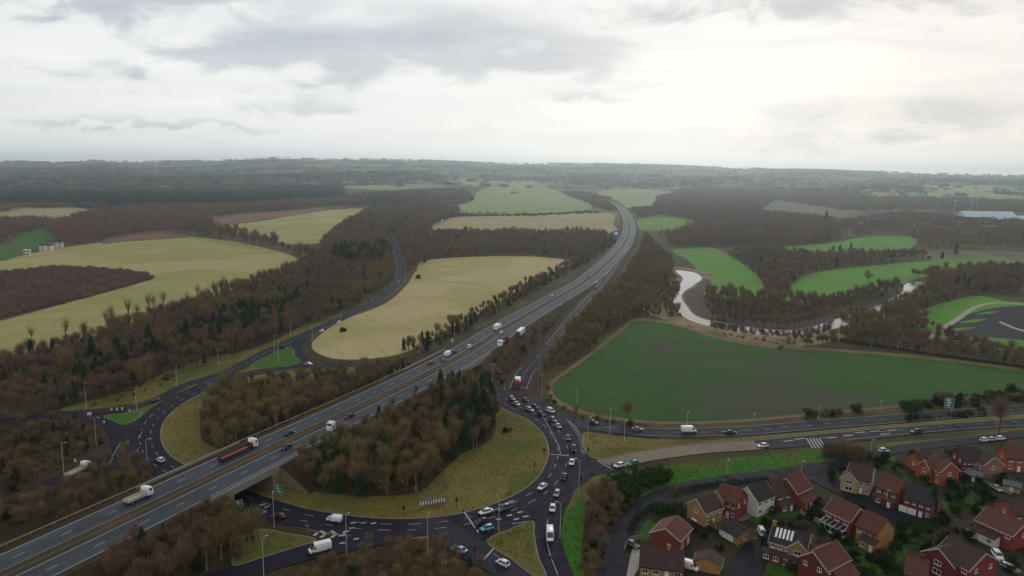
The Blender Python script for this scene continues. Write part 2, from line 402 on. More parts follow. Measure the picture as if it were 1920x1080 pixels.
# ================================================================== TERRAIN
def build_ground():
    rad = [0.0] + list(np.arange(40, 400, 60)) + list(400 * 1.028 ** np.arange(0, 132))
    nA = 540
    A = np.linspace(-math.pi, math.pi, nA, endpoint=False)
    V = [(0, 0, 0)]; F = []
    for r in rad[1:]:
        X, Y = r * np.sin(A), r * np.cos(A)
        V += list(zip(X.tolist(), Y.tolist(), height(X, Y).tolist()))
    for i in range(nA): F.append((0, 1 + (i + 1) % nA, 1 + i))
    for q in range(len(rad) - 2):
        a, b = 1 + q * nA, 1 + (q + 1) * nA
        for i in range(nA):
            j = (i + 1) % nA; F.append((a + i, a + j, b + j, b + i))
    me = bpy.data.meshes.new('ground'); me.from_pydata(V, [], F)
    me.polygons.foreach_set('use_smooth', [True] * len(F))
    m, k, b = new_mat('open_country')
    g = k.new('ShaderNodeNewGeometry').outputs['Position']; p = k.sep(g)
    wv = k.new('ShaderNodeVectorMath', operation='ADD'); k.put(wv.inputs[0], g)
    nz = k.new('ShaderNodeTexNoise'); k.put(nz.inputs['Vector'], g); nz.inputs['Scale'].default_value = .0022; nz.inputs['Detail'].default_value = 3
    sc = k.new('ShaderNodeVectorMath', operation='SCALE'); k.put(sc.inputs[0], nz.outputs[1]); sc.inputs['Scale'].default_value = 260
    k.l.new(sc.outputs[0], wv.inputs[1])
    vo = k.new('ShaderNodeTexVoronoi'); vo.distance = 'MANHATTAN'; k.put(vo.inputs['Vector'], wv.outputs[0]); vo.inputs['Scale'].default_value = .0042
    h = k.sep(vo.outputs['Color'])
    fld = k.mix(h[0], (.10, .13, .045), (.19, .18, .075)); fld = k.mix(k.ramp(h[1], .55, .6), fld, (.075, .125, .035)); fld = k.mix(k.ramp(h[2], .7, .75), fld, (.11, .085, .055))
    n = k.noise(g, .0035, 6.0, .65); f = k.noise(g, .05, 4.0, .7)
    wood = k.mix(f, (.024, .026, .020), (.050, .040, .032))
    far = k.mix(k.ramp(n, .46, .52), wood, fld)
    near = k.mix(k.ramp(k.noise(g, .02, 5.0), .4, .6), (.056, .050, .022), (.080, .072, .028))
    near = k.mix(k.m('MULTIPLY', k.ramp(f, .45, .7), .6), near, (.045, .034, .020))
    dist = k.new('ShaderNodeVectorMath', operation='LENGTH'); k.l.new(g, dist.inputs[0])
    k.put(b.inputs['Base Color'], k.mix(k.ramp(dist.outputs['Value'], 1300, 1900), near, far))
    b.inputs['Roughness'].default_value = 1; b.inputs['Specular IOR Level'].default_value = .1
    me.materials.append(m)
    tag(link('ground', me), kind='structure')
build_ground()

# ---- sheets of land, each a few centimetres above the one below
def sheet(name, px, mat, z, smooth=True, edge=None, kerb=None, world=None):
    P = world if world is not None else pts(px)
    if smooth: P = catmull(P, max(2.0, 0.006 * max(p.y for p in P)), True)
    bm = bmesh.new()
    vs = [bm.verts.new((p.x, p.y, 0)) for p in P]
    bm.faces.new(vs); bmesh.ops.triangulate(bm, faces=bm.faces[:])
    far = max(p.y for p in P) > 2600
    if far:
        for _ in range(3):
            e = [q for q in bm.edges if q.calc_length() > 120]
            if e: bmesh.ops.subdivide_edges(bm, edges=e, cuts=1); bmesh.ops.triangulate(bm, faces=bm.faces[:])
    bm.normal_update()
    for f in bm.faces:
        if f.normal.z < 0: f.normal_flip()
    for q in bm.verts: q.co.z = float(height(q.co.x, q.co.y)) + z + (2.5 if far else 0)
    me = bpy.data.meshes.new(name); bm.to_mesh(me); bm.free(); me.materials.append(M[mat])
    o = tag(link(name, me), kind='structure')
    if kerb:
        w, mk, zz = kerb; mb = MB(); N = normals2(P, True)
        area = sum(P[i].x * P[(i + 1) % len(P)].y - P[(i + 1) % len(P)].x * P[i].y for i in range(len(P)))
        sg = 1 if area > 0 else -1
        for i in range(len(P)):
            j = (i + 1) % len(P)
            for (o0, z0, o1, z1) in ((0, z + zz, w, z + zz), (w, z + zz, w, -.02), (0, z + zz, -.04, z - .02)):
                a = P[i] + N[i] * sg * o0; b_ = P[i] + N[i] * sg * o1; c = P[j] + N[j] * sg * o1; d_ = P[j] + N[j] * sg * o0
                mb.quad((a.x, a.y, z0), (b_.x, b_.y, z1), (c.x, c.y, z1), (d_.x, d_.y, z0))
        struct('kerb', mb, M[mk])
    return P
FIELDS = {}
def field(key, name, px, mat, z=.05, **kw): FIELDS[key] = sheet(name, px, mat, z, **kw)
field('F1', 'pasture', [(-60, 510), (0, 490), (60, 475), (130, 462), (220, 452), (340, 444), (420, 450), (480, 461), (540, 477), (562, 490), (530, 510), (430, 545), (330, 580), (230, 612), (130, 643), (0, 678), (-80, 705)], 'leftfield')
field('F2', 'pasture', [(412, 428), (480, 414), (560, 403), (640, 392), (690, 391), (650, 420), (605, 455), (555, 458), (480, 442)], 'leftfield')
field('F3', 'straw_field', [(800, 488), (900, 481), (1000, 481), (1075, 490), (1020, 518), (960, 553), (900, 587), (850, 612), (790, 648), (750, 664), (690, 673), (630, 673), (595, 662), (584, 648), (604, 625), (640, 602), (720, 570), (762, 535), (780, 508)], 'straw')
field('F4', 'dry_field', [(810, 428), (850, 408), (950, 404), (1060, 401), (1135, 399), (1150, 420), (1140, 437), (1000, 440), (860, 439)], 'farfield', .06)
field('F5', 'dry_field', [(860, 402), (890, 375), (900, 358), (940, 349), (1000, 349), (1060, 365), (1108, 386), (1090, 398), (990, 403), (900, 404)], 'farfieldgreen', .06)
field('F5b', 'dry_field', [(850, 340), (900, 333), (980, 335), (1035, 345), (1010, 349), (930, 348), (880, 350)], 'farfieldgreen', .06)
field('F6', 'far_pasture', [(1135, 358), (1240, 356), (1300, 360), (1235, 370), (1228, 392), (1190, 394), (1160, 380)], 'farfieldgreen', .06)
field('F7', 'far_pasture', [(1200, 410), (1260, 407), (1315, 417), (1295, 432), (1215, 432)], 'golf', .06)
field('F8', 'fairway', [(1265, 468), (1330, 464), (1362, 476), (1400, 500), (1430, 530), (1430, 566), (1380, 572), (1325, 556), (1322, 525), (1290, 488)], 'golf', .06)
field('F9', 'fairway', [(1470, 565), (1490, 530), (1540, 509), (1640, 498), (1760, 488), (1880, 484), (1900, 490), (1830, 502), (1720, 522), (1680, 538), (1600, 553), (1530, 566)], 'golf', .06)
field('F10', 'fairway', [(1470, 466), (1560, 455), (1640, 443), (1700, 443), (1715, 460), (1650, 478), (1560, 480)], 'golf', .06)
field('F13', 'rough_grass', [(1340, 385), (1440, 380), (1560, 378), (1620, 395), (1560, 412), (1420, 405)], 'roughgreen', .06)
field('F21', 'clearing', [(1358, 390), (1405, 385), (1425, 394), (1375, 400)], 'golf', .06)
field('F22', 'clearing', [(1440, 396), (1500, 392), (1560, 402), (1500, 412), (1450, 408)], 'roughgreen', .06)
field('F14', 'far_pasture', [(1630, 352), (1760, 343), (1930, 352), (1930, 376), (1800, 372), (1660, 372)], 'farfieldgreen', .06)
field('F15', 'rough_grass', [(1560, 486), (1700, 470), (1930, 474), (1930, 500), (1760, 489)], 'roughgreen', .045)
field('F11', 'crop_field', [(1035, 728), (1045, 712), (1060, 702), (1120, 658), (1170, 618), (1198, 602), (1260, 609), (1330, 631), (1420, 649), (1500, 655), (1600, 662), (1750, 675), (1940, 702), (1960, 728), (1850, 737), (1700, 757), (1500, 777), (1350, 789), (1200, 788), (1100, 772), (1052, 752)], 'crop', .07)
field('F11m', 'field_margin', [(1027, 728), (1038, 710), (1056, 697), (1116, 654), (1166, 614), (1194, 597), (1262, 604), (1332, 626), (1422, 644), (1502, 650), (1602, 657), (1752, 670), (1945, 697), (1970, 730), (1852, 742), (1702, 762), (1502, 782), (1350, 794), (1200, 793), (1098, 778), (1046, 758)], 'dryhedge', .05)
field('F12', 'park_grass', [(1700, 608), (1800, 560), (1840, 555), (1890, 565), (1945, 570), (1945, 668), (1860, 660)], 'golf', .06)
field('F16', 'park_grass', [(-40, 480), (0, 460), (60, 430), (110, 425), (105, 450), (60, 470), (0, 490)], 'brightverge', .055)
field('F17', 'dry_field', [(-40, 405), (60, 384), (150, 390), (170, 398), (80, 412), (-40, 425)], 'farfield', .055)
field('F18', 'heather_bank', [(195, 458), (225, 440), (330, 430), (370, 440), (345, 446), (230, 454)], 'heather', .055)
field('F19', 'dry_field', [(380, 408), (520, 396), (600, 392), (560, 402), (430, 420)], 'heather', .05)
field('F20', 'far_pasture', [(640, 352), (760, 345), (800, 352), (720, 358)], 'farfieldgreen', .05)
field('W1', 'sapling_ground', [(-60, 520), (0, 511), (100, 501), (180, 503), (270, 513), (288, 522), (240, 537), (130, 567), (-60, 612)], 'mudbank', .08)
sheet('car_park', [(1775, 628), (1850, 580), (1930, 574), (1930, 652), (1850, 642)], 'carpark', .10)
sheet('gravel_path', [(1872, 604), (1876, 603), (1905, 615), (1930, 622), (1930, 625), (1902, 617)], 'path', .14)
for px in [[(1770, 622), (1790, 616), (1830, 614), (1800, 620)], [(1800, 606), (1820, 600), (1850, 598), (1826, 605)], [(1830, 590), (1848, 585), (1872, 584), (1850, 589)], [(1790, 636), (1830, 632), (1870, 634), (1930, 640), (1930, 655), (1850, 646)]]:
    sheet('lawn_strip', px, 'golf', .13)
# ---- ribbons: roads, paths, water
ROADS = []                                    # (world polyline, half width) kept free of trees
def ribbon(name, P, width, mat, z=None, step=3.0, clear=2.0, smooth=True, kind=True, lift=0.0):
    P = catmull(P, step) if smooth else P
    n = len(P); W = width if callable(width) else (lambda t, w=width: w)
    N = normals2(P); mb = MB(); cr = 4
    for i in range(n):
        w = W(i / (n - 1)) / 2
        for j in range(cr + 1):
            q = P[i] + N[i] * (w * (2 * j / cr - 1))
            mb.v.append((q.x, q.y, (P[i].z if z is None else z) + lift))
    for i in range(n - 1):
        for j in range(cr):
            a = i * (cr + 1) + j
            mb.f.append((a, a + 1, a + cr + 2, a + cr + 1)); mb.mi.append(0)
    me = mb.mesh(name, M[mat]); me.attributes.new('across', 'FLOAT', 'POINT').data.foreach_set('value', [W(i / (n - 1)) / 2 * (2 * j / cr - 1) for i in range(n) for j in range(cr + 1)])
    o = tag(link(name, me), kind='structure')
    if clear is not None: ROADS.append((np.array([(p.x, p.y) for p in P]), max(W(0), W(.5), W(1)) / 2 + clear))
    return P
def water():
    m, k, b = new_mat('river_water')
    g = k.new('ShaderNodeNewGeometry').outputs['Position']
    b.inputs['Base Color'].default_value = (.030, .030, .024, 1); b.inputs['Roughness'].default_value = .06; b.inputs['IOR'].default_value = 1.33
    b.inputs['Specular IOR Level'].default_value = 1.0
    bp = k.new('ShaderNodeBump'); bp.inputs['Strength'].default_value = .25; bp.inputs['Distance'].default_value = .3
    k.put(bp.inputs['Height'], k.noise(g, .35, 3.0)); k.l.new(bp.outputs[0], b.inputs['Normal'])
    M['water'] = m
water()
sheet('river_bank', [(1205, 580), (1245, 545), (1255, 520), (1268, 500), (1330, 512), (1322, 530), (1300, 545), (1330, 596), (1400, 612), (1480, 618), (1560, 600), (1630, 578), (1700, 545), (1745, 525), (1765, 535), (1700, 572), (1580, 632), (1500, 650), (1420, 643), (1330, 625), (1255, 603)], 'reedbank', .09)
sheet('river', [(1270, 507), (1297, 510), (1316, 521), (1302, 534), (1282, 548), (1278, 558), (1286, 572), (1318, 598), (1400, 613), (1480, 620), (1560, 601), (1625, 579), (1690, 549), (1700, 532), (1732, 528), (1736, 538), (1700, 562), (1640, 586), (1570, 615), (1480, 630), (1400, 626), (1318, 609), (1290, 599), (1266, 580), (1258, 557), (1272, 538), (1280, 522)], 'water', .12)
sheet('mud_bank', [(1284, 551), (1306, 537), (1322, 522), (1334, 528), (1318, 545), (1318, 565), (1345, 588), (1400, 602), (1480, 608), (1560, 594), (1560, 599), (1480, 618), (1400, 611), (1320, 596), (1290, 571)], 'mudbank', .14)

# ================================================================== THE ROUNDABOUT AND ROADS
ring_in_px = [(945, 768), (990, 789), (1017, 815), (1028, 845), (1020, 876), (998, 906), (958, 932), (900, 954), (850, 966), (780, 973), (700, 972), (640, 965), (575, 954), (510, 935), (430, 907), (350, 874), (318, 852), (303, 825), (306, 797), (328, 770), (370, 743), (420, 722), (480, 706), (530, 697), (600, 692), (680, 690), (760, 695), (840, 712), (900, 740)]
RING_IN = catmull(pts(ring_in_px), 3.0, True)
RING_W = 10.6
a = sum(RING_IN[i].x * RING_IN[(i + 1) % len(RING_IN)].y - RING_IN[(i + 1) % len(RING_IN)].x * RING_IN[i].y for i in range(len(RING_IN)))
SG = 1 if a > 0 else -1
_N = normals2(RING_IN, True)
def ring_off(o): return [p + n * SG * o for p, n in zip(RING_IN, _N)]
RING_MID = ring_off(RING_W / 2)
mb = MB(); A_, B_ = ring_off(-.6), ring_off(RING_W)
for i in range(len(A_)):
    j = (i + 1) % len(A_)
    mb.quad((A_[i].x, A_[i].y, .20), (B_[i].x, B_[i].y, .20), (B_[j].x, B_[j].y, .20), (A_[j].x, A_[j].y, .20))
_o = struct('roundabout_road', mb, M['asphalt']); _o.data.attributes.new('across', 'FLOAT', 'POINT').data.foreach_set('value', [0.0, 11.2, 11.2, 0.0] * len(A_))
ROADS.append((np.array([(p.x, p.y) for p in RING_MID + RING_MID[:1]]), RING_W / 2 + 1.5))
sheet('verge', [(-80, 850), (60, 775), (240, 720), (420, 655), (560, 610), (600, 660), (700, 680), (850, 650), (960, 690), (1010, 700), (1040, 760), (1200, 790), (1240, 830), (1250, 900), (1120, 960), (1080, 1100), (900, 1120), (400, 1120), (-80, 1060)], 'scrub', .03, True)
sheet('verge', [(270, 720), (420, 665), (600, 690), (860, 690), (900, 735), (1000, 760), (1060, 810), (1060, 900), (960, 980), (800, 1010), (600, 1000), (400, 930), (280, 880), (250, 800)], 'verge', .12, True)
sheet('roundabout_island', None, 'verge', .30, False, None, (.35, 'kerb', .03), RING_IN)
sheet('woodland_floor', [(375, 805), (385, 762), (430, 738), (520, 718), (640, 706), (720, 702), (690, 725), (600, 765), (500, 812), (420, 842), (385, 832)], 'scrub', .33)
sheet('woodland_floor', [(540, 903), (620, 842), (700, 797), (800, 747), (860, 737), (905, 748), (930, 790), (915, 830), (870, 850), (830, 885), (780, 925), (700, 932), (600, 925)], 'scrub', .33)

zr = [0.204]
def road(name, px, width, mat='asphalt', clear=1.5, **kw):
    zr[0] += 0.004
    return ribbon(name, pts(px), width, mat, zr[0], 2.5, clear, **kw)
road('slip_road', [(420, 700), (350, 722), (290, 752), (230, 768), (150, 774), (60, 784), (-90, 806)], 6.0, 'asphaltmid')
road('slip_road', [(-90, 800), (20, 788), (110, 781), (165, 784), (205, 797), (236, 818), (262, 842)], 6.5)
road('slip_road', [(40, 945), (110, 905), (150, 885), (195, 860), (238, 830), (275, 795)], 9.5)
NW = road('country_road', [(380, 722), (450, 688), (500, 661), (545, 641), (575, 626), (620, 606), (680, 578), (725, 550), (750, 526), (752, 500), (744, 472), (738, 452), (736, 440)], lambda t: 8.5, 'asphaltmid')
road('country_road', [(700, 690), (640, 690), (590, 685), (562, 670), (556, 650), (570, 633), (600, 614)], 6.5)
road('country_road', [(1040, 880), (1052, 915), (1038, 950), (1028, 975), (1026, 1010), (1035, 1050), (1058, 1110)], 8.0)
EU = road('dual_carriageway', [(985, 745), (1015, 765), (1050, 784), (1095, 796), (1140, 803), (1200, 810), (1290, 812), (1400, 808), (1500, 800), (1600, 792), (1700, 784), (1800, 776), (1990, 762)], 9.5, 'asphaltmid')
EC = road('concrete_carriageway', [(1105, 882), (1133, 873), (1200, 857), (1310, 842), (1424, 834)], 9.5, 'concreteroad')
road('roundabout_approach', [(1040, 872), (1090, 878), (1112, 879), (1138, 871)], 11.5)
EL = road('dual_carriageway', [(1421, 834), (1480, 829), (1560, 820), (1650, 811), (1750, 802), (1990, 786)], lambda t: 9.5 + 3 * math.exp(-((t - .25) / .15) ** 2), 'asphaltmid')
road('slip_road', [(860, 985), (790, 992), (720, 1008), (640, 1023), (560, 1041), (480, 1064), (380, 1098)], 8.0)
road('slip_road', [(790, 975), (830, 995), (870, 1022), (925, 1050), (1000, 1092)], 10.0, 'asphaltmid')
RES = road('residential_road', [(1990, 800), (1900, 816), (1780, 831), (1690, 842), (1640, 852)], 6.0, 'asphaltmid', .5)
road('residential_road', [(1600, 868), (1520, 880), (1430, 893), (1340, 905), (1270, 920), (1215, 945), (1180, 985), (1160, 1030), (1145, 1090)], 7.0, 'carpark', .5)
road('residential_road', [(1500, 884), (1530, 896), (1580, 920), (1640, 950), (1712, 978)], 7.5, 'carpark', .5)
road('residential_road', [(1240, 935), (1290, 960), (1320, 985), (1360, 1000)], 5.0, 'carpark', .5)
road('residential_road', [(1380, 1100), (1400, 1060), (1425, 1030), (1450, 1020)], 8.0, 'carpark', .5)
road('residential_road', [(1850, 985), (1890, 1010), (1960, 1050)], 6.0, 'carpark', .5)
ribbon('footpath', pts([(1738, 640), (1752, 626), (1790, 602), (1826, 578), (1850, 570), (1880, 568), (1960, 574)]), 4.0, 'path', .16, 3.0, 1)
# grass between the roads
def island(px, mat='verge', z=.32): sheet('traffic_island', px, mat, z, True, None, (.3, 'kerb', .03))
island([(472, 687), (505, 668), (540, 652), (549, 655), (552, 668), (562, 680), (545, 686), (500, 690)], 'brightverge')
island([(196, 782), (235, 776), (262, 772), (262, 780), (244, 792), (232, 797), (212, 789)], 'brightverge')
sheet('junction_mouth', [(204, 802), (236, 800), (262, 784), (300, 762), (335, 790), (315, 845), (335, 872), (320, 888), (260, 886), (190, 874), (172, 866), (208, 838)], 'asphalt', .192)
sheet('junction_mouth', [(870, 962), (950, 940), (1010, 900), (1050, 868), (1105, 880), (1108, 897), (1062, 930), (1045, 962), (1012, 972), (945, 988), (905, 1012), (870, 1010), (820, 992)], 'asphalt', .194)
sheet('junction_mouth', [(1030, 775), (1078, 788), (1097, 803), (1101, 835), (1100, 864), (1060, 866), (1048, 810)], 'asphalt', .190)
island([(1098, 812), (1120, 815), (1200, 824), (1300, 829), (1422, 821), (1560, 808), (1700, 796), (1950, 778), (1950, 781), (1700, 801), (1560, 813), (1425, 826), (1300, 834), (1190, 849), (1120, 862), (1102, 852)], 'verge')
island([(484, 995), (540, 1003), (592, 1014), (545, 1030), (480, 1050), (440, 1062), (450, 1020)], 'verge')
island([(915, 1016), (960, 994), (998, 979), (1000, 1000), (1008, 1045), (1022, 1085), (1010, 1085), (960, 1050)], 'verge')
sheet('grass_bank', [(1150, 893), (1230, 878), (1330, 864), (1430, 853), (1530, 846), (1610, 842), (1600, 858), (1520, 872), (1400, 890), (1300, 905), (1240, 918), (1180, 915)], 'brightverge', .14)
sheet('grass_bank', [(1640, 836), (1780, 822), (1950, 802), (1950, 808), (1780, 826), (1650, 842)], 'verge', .14)
sheet('grass_bank', [(1062, 960), (1080, 945), (1095, 930), (1095, 985), (1090, 1040), (1092, 1100), (1068, 1100), (1052, 1020)], 'brightverge', .14)
sheet('verge', [(1050, 940), (1090, 905), (1130, 890), (1190, 890), (1170, 915), (1110, 930), (1095, 960), (1065, 985)], 'verge', .13)
sheet('garden_ground', [(1235, 930), (1300, 912), (1440, 898), (1560, 872), (1640, 858), (1700, 848), (1960, 822), (2050, 1140), (1100, 1140), (1175, 1000)], 'garden', .06)
sheet('verge', [(110, 770), (230, 735), (330, 705), (420, 670), (500, 645), (580, 606), (640, 590), (650, 598), (560, 628), (470, 668), (400, 692), (300, 735), (240, 758), (130, 772)], 'verge', .13)
for px in [[(1195, 990), (1215, 975), (1235, 985), (1222, 1010), (1200, 1015)], [(1395, 950), (1440, 948), (1452, 965), (1420, 985), (1400, 975)], [(1440, 960), (1520, 935), (1530, 950), (1470, 972)],
           [(1530, 985), (1575, 990), (1600, 1000), (1560, 1015)], [(1600, 1000), (1660, 1020), (1690, 1010), (1700, 1040), (1640, 1075), (1590, 1040)], [(1680, 985), (1740, 995), (1760, 1010), (1720, 1030), (1690, 1020)],
           [(1560, 880), (1600, 872), (1590, 895), (1565, 905)], [(1640, 855), (1700, 900), (1715, 890), (1660, 850)], [(1800, 895), (1870, 890), (1880, 910), (1810, 915)], [(1370, 1010), (1410, 1005), (1395, 1035)], [(1440, 1035), (1490, 1060), (1480, 1085), (1440, 1075)],
           [(1770, 930), (1830, 935), (1850, 955), (1780, 960)], [(1350, 1060), (1390, 1068), (1375, 1090), (1350, 1085)]]:
    sheet('lawn', px, 'lawn', .10)

# ================================================================== THE MOTORWAY ON ITS EMBANKMENT
def zmw(Y): return 1.6 + 5.4 * (1 - float(sstep(340, 600, Y)))
def at_mw(x, y):
    z = 7.0
    for _ in range(12): p = at(x, y, z); z = zmw(p.y)
    return Vector((p.x, p.y, z))
MW = catmull([at_mw(*q) for q in [(-180, 1168), (30, 1069), (250, 965), (480, 855), (730, 737), (860, 670), (955, 610), (1029, 567), (1099, 526), (1140, 491), (1166, 463), (1178, 440), (1180, 420), (1174, 403), (1164, 390), (1150, 381), (1120, 374)]], 3.0)
MWN = normals2(MW)
MWA = np.array([(p.x, p.y) for p in MW]); MWNA = np.array([(n.x, n.y) for n in MWN]); MWZ = np.array([p.z for p in MW])
TOP = 13.0
def mw_off(X, Y):
    """distance from the motorway's middle, its height there"""
    X = np.asarray(X, float); Y = np.asarray(Y, float)
    dm = np.full(X.shape, 1e9); im = np.zeros(X.shape, int)
    for i in range(0, len(MWA)):
        q = (X - MWA[i, 0]) ** 2 + (Y - MWA[i, 1]) ** 2
        w = q < dm; dm = np.where(w, q, dm); im = np.where(w, i, im)
    return np.sqrt(dm), im
rm = np.array([(p.x, p.y) for p in RING_MID])
gap = []
for i in range(len(MW)):
    g = False
    for o in np.linspace(-TOP, TOP, 9):
        q = MWA[i] + MWNA[i] * o
        if np.min(np.hypot(rm[:, 0] - q[0], rm[:, 1] - q[1])) < RING_W / 2 + 2.2: g = True
    gap.append(g)
SEGS = []; i = 0
while i < len(MW):
    j = i
    while j + 1 < len(MW) and gap[j + 1] == gap[i]: j += 1
    SEGS.append((i, j, gap[i])); i = j + 1
def mwp(i, o, dz=0.0): p = MW[i] + MWN[i] * o; return (p.x, p.y, MW[i].z + dz)
mb = MB()
for (i0, i1, g) in SEGS:
    if g: continue
    if i0 > 0: i0 -= 0
    rows = []
    for i in range(i0, i1 + 1):
        z = MW[i].z; row = []
        for o, dz in ((-TOP - z * 1.75, -z), (-TOP - z * .9, -z * .5), (-TOP, -.06), (TOP, -.06), (TOP + z * .9, -z * .5), (TOP + z * 1.75, -z)): row.append(mwp(i, o, dz - .0))
        rows.append(row)
    mb.loft(rows, 0, False, False)
    for rr in ((rows[0], 1), (rows[-1], 1)): mb.face(rr[0], 1)
struct('embankment', mb, [M['scrub'], M['concrete']])
def strip(name, o0, o1, dz, mat, i0=0, i1=None):
    mb = MB(); i1 = len(MW) - 1 if i1 is None else i1
    mb.loft([[mwp(i, o0, dz), mwp(i, (o0 + o1) / 2, dz), mwp(i, o1, dz)] for i in range(i0, i1 + 1)], 0, False, False)
    o = struct(name, mb, M[mat]); o.data.attributes.new('across', 'FLOAT', 'POINT').data.foreach_set('value', [o0, (o0 + o1) / 2, o1] * (i1 - i0 + 1)); return o
strip('motorway', -10.6, -1.9, .04, 'asphaltworn'); strip('motorway', 1.9, 10.6, .04, 'asphaltworn')
strip('central_reserve', -1.9, 1.9, .10, 'median')
strip('motorway_verge', -12.9, -10.6, .08, 'scrub'); strip('motorway_verge', 10.6, 12.9, .08, 'scrub')
mb = MB()
def mw_line(o, w, on=None, off=None):
    i = 0
    st = 3.0
    for i in range(len(MW) - 1):
        s = i * st
        if on and (s % (on + off)) >= on: continue
        mb.quad(mwp(i, o - w / 2, .058), mwp(i, o + w / 2, .058), mwp(i + 1, o + w / 2, .058), mwp(i + 1, o - w / 2, .058))
for sgn in (-1, 1):
    mw_line(sgn * 2.6, .28); mw_line(sgn * 10.0, .30); mw_line(sgn * 6.3, .26, 3, 9)
struct('lane_markings', mb, M['paint'])
# bridges
bi = 0
for (i0, i1, g) in SEGS:
    if not g: continue
    i0, i1 = max(i0 - 1, 0), min(i1 + 1, len(MW) - 1)
    lab = ['concrete road bridge carrying the motorway over the lower left bend of the roundabout', 'concrete road bridge carrying the motorway over the roundabout near the red cars'][min(bi, 1)]
    t = thing('road_bridge', lab if bi == 0 else 'concrete bridge carrying the motorway over the roundabout beside the slip road', 'bridge', (0, 0, 0), 0, 'motorway bridges')
    d_ = MB().loft([[mwp(i, -12.9, 0.02), mwp(i, 12.9, 0.02), mwp(i, 12.9, -1.35), mwp(i, -12.9, -1.35)] for i in range(i0, i1 + 1)])
    link('deck', d_.mesh('deck', M['deckconc']), t)
    for sgn in (-1, 1):
        p_ = MB().loft([[mwp(i, sgn * 12.45, 0.0), mwp(i, sgn * 12.95, 0.0), mwp(i, sgn * 12.95, .95), mwp(i, sgn * 12.45, .95)] for i in range(max(0, i0 - 3), min(len(MW), i1 + 4))])
        link('parapet', p_.mesh('parapet', M['deckconc']), t)
    for ii in (i0, i1):
        w_ = MB().loft([[mwp(ii, -12.9, -1.35), mwp(ii, 12.9, -1.35), mwp(ii, 12.9, -MW[ii].z), mwp(ii, -12.9, -MW[ii].z)], [mwp(ii + (1 if ii == i0 else -1), -12.9, -1.35), mwp(ii + (1 if ii == i0 else -1), 12.9, -1.35), mwp(ii + (1 if ii == i0 else -1), 12.9, -MW[ii].z), mwp(ii + (1 if ii == i0 else -1), -12.9, -MW[ii].z)]])
        link('abutment', w_.mesh('abutment', M['concrete']), t)
    bi += 1
# barriers and the boundary fence along the top of the bank
def barrier(name, label, cat, o, i0, i1, h, mat, every=2, group=None, rail=.28):
    t = thing(name, label, cat, (0, 0, 0), 0, group)
    p_ = MB(); r_ = MB()
    for i in range(i0, i1, every):
        x, y, z = mwp(i, o, 0); p_.box(x - .06, x + .06, y - .06, y + .06, z, z + h)
    r_.loft([[mwp(i, o - .05, h - rail), mwp(i, o + .05, h - rail), mwp(i, o + .05, h), mwp(i, o - .05, h)] for i in range(i0, i1 + 1)])
    link('post', p_.mesh('post', M[mat]), t)['kind'] = 'stuff'
    link('rail', r_.mesh('rail', M[mat]), t)
nM = len(MW) - 1
barrier('crash_barrier', 'low steel crash barrier along the side of the central strip towards the far carriageway', 'barrier', -1.3, 0, nM, .75, 'barrier')
barrier('crash_barrier', 'low steel crash barrier along the side of the central strip towards the near carriageway', 'barrier', 1.3, 0, nM, .75, 'barrier')
i_b1 = [s for s in SEGS if s[2]][0]; i_b2 = [s for s in SEGS if s[2]][-1]
barrier('boundary_fence', 'pale timber fence along the outer edge of the motorway bank, left of the first bridge', 'fence', -13.0, 0, i_b1[0] - 4, 1.0, 'tanfence', 1, 'fences along the bank', .35)
barrier('boundary_fence', 'pale timber fence along the outer edge of the motorway bank, between the two bridges', 'fence', -13.0, i_b1[1] + 4, i_b2[0] - 4, 1.0, 'tanfence', 1, 'fences along the bank', .35)
# slip road climbing to the motorway
sl = [(968, 742, .2), (974, 722, .2), (984, 700, .4), (1012, 667, .9), (1038, 637, 1.6), (1062, 607, 2.2), (1088, 576, 2.6)]
SLIP = [at(x, y, z) for x, y, z in sl]
for px in [(1118, 544), (1148, 506), (1170, 478)]:
    p = at_mw(*px); p.z = zmw(p.y); SLIP.append(p)
SLIP = ribbon('slip_road', SLIP, lambda t: 9.6 - 4.6 * min(1, t / .16), 'asphalt', None, 3.0, 1.5, lift=.05)
mb = MB(); Ns = normals2(SLIP)
mb.loft([[(p + n * -8 + Vector((0, 0, -p.z))), (p + n * -5.0 + Vector((0, 0, -.04))), (p + n * 5.0 + Vector((0, 0, -.04))), (p + n * 8 + Vector((0, 0, -p.z)))] for p, n in zip(SLIP, Ns)], 0, False, False)
struct('embankment', mb, [M['scrub']])

# ---- painted markings on the roads at ground level
mk = MB(); ZM = .30
def bar(a, b, w, z=None):
    z = ZM if z is None else z
    a, b = Vector((a.x, a.y, 0)), Vector((b.x, b.y, 0)); t = (b - a).normalized(); n = Vector((t.y, -t.x, 0)) * w / 2
    mk.quad(*[(p.x, p.y, z) for p in (a - n, a + n, b + n, b - n)])
def pbar(x0, y0, x1, y1, w=.3): bar(at(x0, y0), at(x1, y1), w)
def along(P, off, on, gap_, w=.2, a=0.0, b=1.0, dz=None):
    N = normals2(P); s = 0.0; n = len(P)
    for i in range(int(a * (n - 1)), int(b * (n - 1))):
        if gap_ == 0 or (s % (on + gap_)) < on:
            p, q = P[i] + N[i] * off, P[i + 1] + N[i + 1] * off
            bar(p, q, w, None if dz is None else (P[i].z + P[i + 1].z) / 2 + dz)
        s += (P[i + 1] - P[i]).length
R3 = catmull(ring_off(RING_W / 3) , 1.0, True); R6 = catmull(ring_off(RING_W * 2 / 3), 1.0, True)
along(R3, 0, 3, 5, .22); along(R6, 0, 3, 5, .22)
